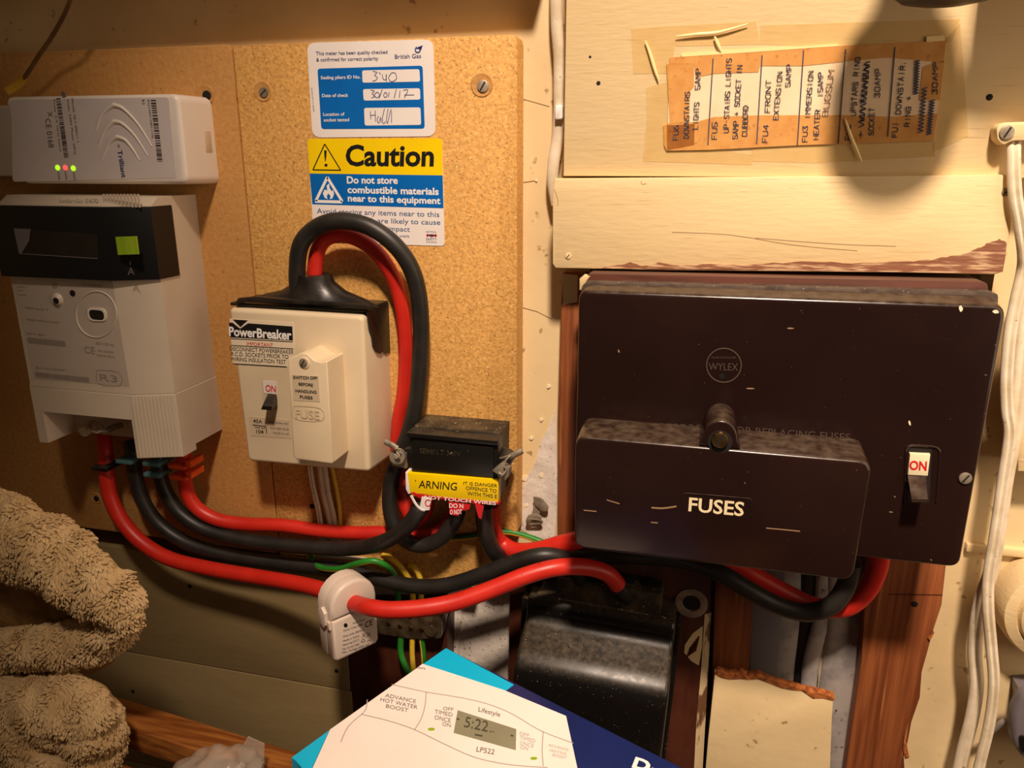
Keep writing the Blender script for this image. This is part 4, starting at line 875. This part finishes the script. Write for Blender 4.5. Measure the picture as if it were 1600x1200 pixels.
# ================================================================== FUSE CARD
pk = on(24)
fcd = thing('fuse_card', 'aged handwritten fuse list card taped sideways to the cream panel', 'card', P(1250, 235, 24))
c1 = lambda x, y: (980+x/3.077, 30+y/3.077)
for q in ([(20, 45), (620, 12), (640, 120), (230, 130), (210, 260), (30, 262)], [(92, 330), (200, 300), (200, 600), (600, 650), (600, 700), (75, 682), (95, 480)], [(600, 600), (1470, 560), (1480, 660), (890, 690), (600, 682)], [(640, 30), (1600, 0), (1560, 110), (900, 130), (640, 120)], [(1520, 110), (1600, 20), (1640, 560), (1470, 640), (1475, 560)]):
    part('clear_tape', film([c1(*p) for p in q], pk, .2, .05), 'tape_clear', fcd)
part('card', film([c1(*p) for p in ((205, 185), (640, 158), (1040, 128), (1530, 105), (1500, 360), (1467, 585), (820, 606), (400, 628), (192, 632))], pk, .7, .1), 'card', fcd)
for q in ([(205, 185), (640, 158), (1050, 128), (1530, 105), (1518, 210), (1250, 185), (1040, 205), (845, 225), (640, 225), (630, 255), (420, 262), (330, 280), (320, 215), (205, 215)], [(190, 215), (320, 215), (322, 320), (300, 350), (295, 500), (205, 500)], [(192, 500), (330, 495), (420, 470), (640, 462), (1040, 462), (1260, 470), (1490, 455), (1467, 585), (820, 606), (400, 628), (192, 632)], [(175, 510), (325, 505), (322, 605), (190, 632), (178, 606)], [(1420, 230), (1522, 200), (1500, 390), (1400, 390)]):
    part('amber_tape', film([c1(*p) for p in q], pk, .95, .1), 'tape_amber', fcd)
strokes(fcd, [[c1(*a), c1(*b)] for a, b in (((413, 190), (388, 605)), ((648, 175), (622, 600)), ((847, 150), (817, 605)), ((1048, 145), (1013, 600)), ((1285, 135), (1250, 565)))], .55, 'ink', pk, 1.2, 'ruled_line').__setitem__('kind', 'stuff')
def T3(s, ax, ay, bx, by, cap=23): return (s, c1(ax, ay), c1(bx, by), c1(ax-cap, ay))
hand([T3('FU6', 245, 580, 248, 505), T3('DOWNSTAIRS', 296, 572, 302, 345), T3('LIGHTS', 340, 528, 347, 395), T3('5AMP', 350, 337, 355, 232), T3('FU5', 430, 577, 433, 488), T3('UP-STAIRS LIGHTS', 487, 545, 502, 185), T3('5AMP + SOCKET IN', 530, 574, 553, 218), T3('CUBBORD', 575, 562, 582, 410), T3('FU4', 672, 592, 680, 500), T3('FRONT', 685, 447, 692, 285), T3('EXTENSION', 725, 484, 747, 248), T3('5AMP', 783, 324, 791, 212), T3('FU3', 864, 590, 867, 508), T3('IMMERSION', 877, 480, 895, 244), T3('HEATER', 917, 578, 927, 430), T3('15AMP', 938, 374, 942, 250), T3('FU2', 1070, 582, 1074, 498), T3('UPSTARS RING', 1097, 465, 1119, 178), T3('+ KITCHEN', 1132, 570, 1162, 208), T3('SOCKET', 1182, 558, 1188, 422), T3('30AMP', 1212, 377, 1217, 233), T3('FU1', 1296, 568, 1300, 488), T3('DOWNSTAIR.', 1312, 457, 1337, 192), T3('RING +', 1355, 517, 1366, 365), T3('30AMP', 1487, 362, 1492, 200)], .4, 'ink', pk, fcd, 1.25, 'handwriting')
hand([T3('BUGSUM', 962, 467, 997, 235, 26)], .4, 'pencil', pk, fcd, 1.25, 'handwriting')
scr = []
for (ax, ay, bx, by) in ((1122, 520, 1152, 205), (1382, 362, 1390, 200), (1405, 545, 1425, 330), (1445, 555, 1462, 390)):
    ln = []
    for i in range(26):
        t = i/25; o2 = 14 if i % 2 else -10
        ln.append(c1(ax+(bx-ax)*t+o2, ay+(by-ay)*t))
    scr.append(ln)
strokes(fcd, scr, .6, 'ink', pk, 1.25, 'crossing_out')
part('glare_strip', film([c1(*p) for p in ((260, 170), (640, 145), (1010, 120), (1015, 130), (640, 157), (262, 182))], pk, .9, .1), 'curl_glare', fcd)  # glare on the tape, put in as a pale coloured strip
for ln in ([(88, 105), (112, 170), (135, 245), (152, 295)], [(235, 85), (330, 75), (440, 65), (580, 25)], [(420, 85), (435, 120), (450, 155)], [(1045, 480), (1075, 570), (1125, 685)]):
    part('tape_curl', sweep([pk(*c1(x, y), 1.6) for x, y in ln], .75, .35, 8, radii=lambda t: .4+math.sin(math.pi*t)*.7)[:2], 'curl_glare', fcd)
part('tape_end', film([c1(*p) for p in ((1437, 85), (1520, 78), (1522, 105), (1435, 112))], pk, 1.1, .1), 'curl_glare', fcd)

# ================================================================== RIGHT WALL FITTINGS
sd = thing('cable_saddle', 'cream painted saddle bar with steel screw at the right edge', 'saddle', P(1590, 225, 24))
part('bar', slab(rounded([(1557, 200), (1563, 193), (1572, 191), (1680, 188), (1680, 217), (1582, 220), (1568, 227), (1558, 218)], 4), 33, 24, 1.2), 'paint', sd)
screw(sd, P(1573, 207, 33), 3.2, 'steel', 1.1)
rb = thing('round_fitting', 'round cream painted fitting with raised rim on the right wall', 'fitting', P(1620, 1000, 1))
bc_ = P(1640, 935, 1)
bmr = bmesh.new(); n = 40
rg = [[bmr.verts.new(bc_+V((math.cos(i*2*math.pi/n)*r, -y, math.sin(i*2*math.pi/n)*r))) for i in range(n)] for r, y in ((31, 0), (30.5, 16), (29, 20), (24, 22), (23, 21), (22, 24), (14, 29), (0.5, 30))]
for k in range(7):
    for i in range(n): bmr.faces.new((rg[k][i], rg[k][(i+1) % n], rg[k+1][(i+1) % n], rg[k+1][i]))
bmr.faces.new(rg[-1])
part('dome', bmr, 'paint', rb)
rx_ = tag(obj('junction_box', slab([(1589, 600), (1596, 590), (1720, 590), (1720, 742), (1590, 738)], 22, 1, 2), 'paint'), 'cream box beside the cables at the right edge', 'box')
gp = thing('grey_plug', 'small grey rounded plug body low at the right edge', 'plug', P(1595, 1200, 20))
part('shell', slab(rounded([(1581, 1120), (1600, 1085), (1700, 1085), (1700, 1200), (1600, 1190), (1583, 1165)], 14), 34, 26, 4, seg=4), 'grille', gp)
part('base', slab([(1606, 1100), (1700, 1095), (1700, 1195), (1608, 1180)], 27, 1, 1), 'grille', gp)
part('grip', slab(rounded([(1592, 1150), (1640, 1148), (1640, 1182), (1594, 1176)], 6), 35, 33, .6), 'black_body', gp)
mc = thing('metal_clip', 'small bent grey metal clip on the bare plaster', 'clip', P(835, 818, 0))
part('plate', slab(rounded([(832, 776), (846, 779), (857, 792), (856, 800), (846, 799), (836, 790)], 4), 5, 3.8, .4), 'lead', mc)
part('fold', slab([(834, 788), (845, 797), (842, 806), (836, 816), (826, 812), (832, 800)], 3.6, 2.2, .4), 'lead', mc)
part('plate', slab(rounded([(824, 806), (836, 803), (847, 808), (845, 813), (832, 812), (824, 820), (821, 816)], 3), 5.4, 4, .4), 'lead', mc)
b_ = bmesh.new(); tube_bm(path([(823, 817, 4), (826, 811, 5), (845, 813, 5), (844, 818, 4.5), (824, 819, 4)]), .7, b_, 8)
part('loop', b_, 'lead', mc)
sh_ = tag(obj('plug_hole', cyl(P(806, 757, 0), OUT, 3, .4, 16), 'dark'), 'small dark screw hole in the plaster beside the connector box', 'hole')
# black rounded object hanging at the top, it throws the big shade on the card
bo = P(1476, 9, 82)
kn = thing('hanging_object', 'smooth black rounded object hanging at the top edge above the fuse card', 'object', bo)
pf_ = [(0.3, 0), (9, .3), (16, 1.6), (21, 5), (25, 12), (27, 24), (28, 40), (24, 55), (17, 66), (13, 74), (12, 95), (12, 140)]
bmk = bmesh.new(); n = 32
rg = [[bmk.verts.new(bo+V((math.cos(i*2*math.pi/n)*r, math.sin(i*2*math.pi/n)*r*.75, z))) for i in range(n)] for r, z in pf_]
for k in range(len(pf_)-1):
    for i in range(n): bmk.faces.new((rg[k][i], rg[k][(i+1) % n], rg[k+1][(i+1) % n], rg[k+1][i]))
bmk.faces.new(rg[0][::-1]); bmk.faces.new(rg[-1])
part('shell', bmk, 'black_gloss', kn)
# strap, top left
ss = thing('hanging_strap', 'narrow brown strap with yellow end hanging at the top left corner', 'strap', P(30, 140, 25))
part('strap', sweep(path([(118, -30, 40), (108, 5, 38), (94, 35, 34), (78, 62, 30), (60, 88, 28), (46, 110, 26), (36, 124, 25)]), 1.6, .5, 8)[:2], 'strap', ss)
part('yellow_end', sweep(path([(38, 120, 25), (32, 129, 25), (22, 136, 26), (10, 143, 28)]), 2.6, .6, 8)[:2], 'strap_y', ss)

# ================================================================== SLATTED RACK
rk = thing('slatted_rack', 'low pine slatted rack in front of the skirting planks', 'rack', V((-200, -150, -420)))
ZR = -332
for k, d in enumerate((98, 141, 184, 227)):
    xa = -350 if k == 0 else -304
    ya = d-26+(xa+640)*80/700
    sl = prism([V((xa, -ya, ZR)), V((60, -(d+54), ZR)), V((60, -(d+74), ZR)), V((xa, -(ya+20), ZR))], [V((xa, -ya, ZR-15)), V((60, -(d+54), ZR-15)), V((60, -(d+74), ZR-15)), V((xa, -(ya+20), ZR-15))], 1.2, 2, side=1)
    part('slat', sl, 'rail', rk)
for x in (-262, -40):
    part('cross_rail', prism([V((x, -104, ZR-15.5)), V((x+18, -104, ZR-15.5)), V((x+18, -320, ZR-15.5)), V((x, -320, ZR-15.5))], [V((x, -104, ZR-33)), V((x+18, -104, ZR-33)), V((x+18, -320, ZR-33)), V((x, -320, ZR-33))], 1, 2, side=1), 'rail', rk)
    for d in (115, 300): part('leg', box(x, x+18, -640, ZR-33, d-9, d+9, 1), 'rail', rk)

# ================================================================== THERMOSTAT BOX
ZP = -262.0
A_, B_, C_ = PZ(697, 1012, ZP), PZ(455, 1183, ZP), PZ(1000, 1180, ZP)
e1 = (B_-A_); e2 = (C_-A_).normalized(); e1n = e1.normalized(); e2 = (e2-e1n*e2.dot(e1n)).normalized()
L1, L2 = e1.length, 150.0
bxo = thing('product_box', 'white, cyan and navy printed box for a heating programmer', 'box', V((A_.x, A_.y, ZR)))
cs = [A_, A_+e1, A_+e1+e2*L2, A_+e2*L2]
part('carton', prism(cs, [V((p.x, p.y, ZR)) for p in cs], .7, 2, side=1), 'navy', bxo)
pz = lambda x, y, lift=0.0: PZ(x, y, ZP)+V((0, 0, lift))
def pf3(px, m, name, lift=.1): return part(name, prism([pz(x, y, lift) for x, y in px], [pz(x, y, -.3) for x, y in px]), m, bxo)
pf3([(697, 1013), (803, 1070), (786, 1083), (655, 1042)], 'cyan', 'cyan_panel')
pf3([(651, 1044.5), (516, 1140), (484, 1210), (475, 1245), (910, 1245), (902, 1200), (884.5, 1119), (786, 1078), (660, 1037.5)], 'boxwhite', 'white_panel', .14)
pf3([(457, 1183), (515, 1141), (482, 1212)], 'cyan', 'cyan_corner')
sp = [A_+e1, A_+e1+e2*L2]
sq = [A_+e1+e2*.5, A_+e1+e2*40, A_+e1+e2*30+V((0, 0, -60)), A_+e1+e2*.5+V((0, 0, -60))]
nn = e1n
part('cyan_side', prism([p+nn*.12 for p in sq], [p-nn*.4 for p in sq]), 'cyan', bxo)
k3 = lambda x, y: (440+x/2.5, 1000+y/2.5)
lines = [[(430, 175), (565, 205), (690, 225), (800, 250), (900, 290), (1010, 355), (1140, 405)], [(565, 205), (560, 260), (545, 310), (520, 352)], [(335, 235), (330, 270), (313, 292)], [(313, 292), (420, 318), (520, 352), (640, 410), (760, 462), (900, 490), (1040, 500)], [(313, 292), (260, 340), (232, 400)], [(1022, 360), (1018, 430), (1022, 495)]]
strokes(bxo, [[k3(*p) for p in ln] for ln in lines], .45, 'line', pz, .3, 'printed_line')
def L3(s, ax, ay, bx, by, hx, hy): return (s, k3(ax, ay), k3(bx, by), k3(hx, hy))
lettering(bxo, [L3('ADVANCE', 404, 224, 524, 249, 407, 210), L3('HOT WATER', 385, 240, 530, 272, 388, 226), L3('BOOST', 407, 266, 494, 284, 410, 252), L3('OFF', 630, 275, 670, 280, 632, 262), L3('TIMED', 597, 288, 667, 302, 599, 273), L3('ONCE', 597, 311, 660, 325, 599, 295), L3('ON', 627, 336, 660, 343, 629, 322)], 'grey_txt', pz, 0, .3)
lettering(bxo, [L3('OFF', 928, 372, 966, 382, 930, 359), L3('TIMED', 930, 390, 990, 404, 932, 376), L3('ONCE', 930, 410, 984, 423, 932, 396), L3('ON', 932, 427, 962, 434, 934, 413), L3('ADVANCE', 1042, 416, 1120, 436, 1044, 407), L3('HEATING', 1046, 437, 1112, 452, 1048, 427), L3('BOOST', 1058, 455, 1112, 468, 1060, 445)], 'line', pz, 0, .3)
lettering(bxo, [L3('Lifestyle', 768, 280, 853, 302, 771, 263), L3('LP522', 760, 437, 830, 449, 764, 418), L3('on', 528, 112, 560, 118, 530, 102)], 'grey_txt', pz, .004, .3)
pf3([k3(688, 276), k3(917, 350), k3(915, 432), k3(672, 364)], 'lcd', 'lcd_picture', .3)
lettering(bxo, [L3('5:22', 712, 342, 804, 362, 720, 302), L3('pm', 812, 362, 830, 366, 814, 354)], 'seg', pz, 0, .5)
strokes(bxo, [[k3(684, 310), k3(694, 313)], [k3(895, 375), k3(905, 378)], [k3(755, 372), k3(785, 378)]], .9, 'seg', pz, .5, 'lcd_mark')
for x, y in ((585, 350), (985, 464)): pf3([k3(x+math.cos(q)*14, y+math.sin(q)*6) for q in [i*.6283 for i in range(10)]], 'lime', 'indicator', .3)
lettering(bxo, [('D', (987, 1199), (1013, 1207), (993, 1184)), ('r', (1016, 1208), (1024, 1211), (1020, 1197))], 'white', pz, .04, .3)

# ================================================================== POLYTHENE BAG
bgm = bmesh.new()
bmesh.ops.create_icosphere(bgm, subdivisions=4, radius=1)
bcn = PZ(345, 1212, ZR+11)
for v in bgm.verts:
    p = v.co
    f_ = 1+.10*math.sin(5*p.x+2*p.z)+.08*math.sin(7*p.y+4*p.x)+.05*math.sin(13*p.x-9*p.z)
    v.co = bcn+V((p.x*25*f_, p.y*18*f_, max(p.z*12*f_, -11)))
bg = thing('polythene_bag', 'crumpled cloudy polythene bag on the rack beside the box', 'bag', V((bcn.x, bcn.y, ZR)))
part('bag', bgm, 'bag', bg)
c_ = PZ(385, 1185, ZR+14)
q = [c_+V((-7, 4, -10)), c_+V((7, 4, -12)), c_+V((8, 6, 6)), c_+V((-2, 6, 9)), c_+V((-6, 5, 2))]
part('bag_flap', prism(q, [p+V((0, .6, 0)) for p in q], .1, 1), 'bag', bg)

# ================================================================== FLEECE COAT
ft = thing('fleece_coat', 'cream fleece-lined coat bunched in thick folds at the lower left', 'coat', V((-330, -150, -330)))
def roll(px, r0, prof_, flat_=.8):
    pts = spline([P(*p) for p in px], 10); n = len(pts); vs, fs = [], []
    seg = 26
    for i, p in enumerate(pts):
        t = (pts[min(i+1, n-1)]-pts[max(i-1, 0)]).normalized(); s = t.cross(V((0, 1, 0))).normalized(); b = s.cross(t).normalized()
        k = prof_(i/(n-1))
        for j in range(seg):
            a = 2*math.pi*j/seg; wv = 1+.07*math.sin(3*a+i*.35)+.05*math.sin(i*.9+a)
            vs.append(p+s*(math.cos(a)*r0*k*wv)+b*(math.sin(a)*r0*k*wv*flat_))
    for i in range(n-1):
        for j in range(seg): fs.append((i*seg+j, i*seg+(j+1) % seg, (i+1)*seg+(j+1) % seg, (i+1)*seg+j))
    fs.append(tuple(range(seg))[::-1]); fs.append(tuple((n-1)*seg+j for j in range(seg)))
    return vs, fs, pts, seg
rolls = [roll([(-150, 790, 150), (-60, 815, 150), (10, 830, 152), (75, 862, 154), (130, 898, 156), (172, 930, 156), (190, 950, 154), (178, 978, 152), (140, 998, 150), (80, 1008, 150), (0, 1010, 150), (-120, 1010, 150)], 17.5, lambda t: 1.15-.55*max(0, min(1, (t-.25)/.35))+(.04 if t > .7 else 0)),
         roll([(-160, 1130, 152), (-60, 1130, 154), (20, 1122, 156), (80, 1108, 157), (122, 1104, 156), (142, 1128, 154), (142, 1170, 152), (138, 1230, 150), (134, 1300, 148)], 24, lambda t: 1.25-.5*min(1, t/.5)+.1*max(0, t-.6)),
         roll([(20, 1280, 160), (55, 1235, 160), (78, 1190, 158), (92, 1150, 156)], 25, lambda t: 1.2-.25*t)]
tuft_v, tuft_f = [], []
rg_ = random.Random(11)
for vs, fs, ax_, seg_ in rolls:
    part('fold', (vs, fs), 'fleece', ft)
    for f in fs:
        if len(f) != 4: continue
        a, b, c, d_ = (vs[i] for i in f)
        nn = (c-a).cross(d_-b); ar = nn.length/2
        if ar < 1e-6: continue
        nn.normalize(); ce = (a+b+c+d_)/4
        if nn.dot(ce-ax_[f[0]//seg_]) < 0: nn = -nn
        if nn.dot(V((0, -1, .2))) < -.35: continue
        cnt = ar*.85; cnt = int(cnt)+(rg_.random() < cnt-int(cnt))
        for _ in range(cnt):
            u, v = rg_.random(), rg_.random()
            p = (a*(1-u)+b*u)*(1-v)+(d_*(1-u)+c*u)*v
            fx = math.sin(p.x*.23+p.z*.31)+.7*math.sin(p.z*.47-p.x*.19+1.3); fz = math.cos(p.x*.29-p.z*.21)+.7*math.sin(p.x*.41+p.z*.13)
            dr = (nn+V((fx*.42+rg_.uniform(-.18, .18), -.1, fz*.3-.35+rg_.uniform(-.18, .18)))).normalized()
            ln = rg_.uniform(1.6, 3.0); w0 = rg_.uniform(.65, 1.1)
            s = dr.cross(V((rg_.uniform(-1, 1), rg_.uniform(-1, 1), rg_.uniform(-1, 1)))).normalized(); s2 = dr.cross(s)
            bend = V((fx*.35, 0, -.55+fz*.2))
            k = len(tuft_v)
            for lv, wv in ((-.3, 1), (.4, 1.0), (.8, .8), (1.02, .4)):
                cc = p+dr*(ln*lv)+bend*(ln*max(lv, 0)**2)
                for q in range(5):
                    an = q*math.pi*.4; tuft_v.append(cc+s*(math.cos(an)*w0*wv)+s2*(math.sin(an)*w0*wv*.7))
            for lv in range(3):
                for q in range(5): tuft_f.append((k+lv*5+q, k+lv*5+(q+1) % 5, k+lv*5+5+(q+1) % 5, k+lv*5+5+q))
            tuft_f.append(tuple(k+15+q for q in range(5)))
if sum(1 for _ in tuft_v):
    obj('fleece_pile', (tuft_v, tuft_f), 'fleece', ft, kind='stuff')
lin = [(-160, 880), (0, 878), (60, 888), (110, 912), (150, 940), (172, 958), (150, 972), (100, 980), (0, 985), (-160, 985)]
part('lining', slab(lin, 146, 138, 2), 'suede', ft)
part('lining', slab([(-160, 1030), (40, 1030), (120, 1040), (165, 1044), (140, 1056), (60, 1075), (-160, 1090)], 142, 134, 2), 'suede', ft)
print('tufts', len(tuft_f))
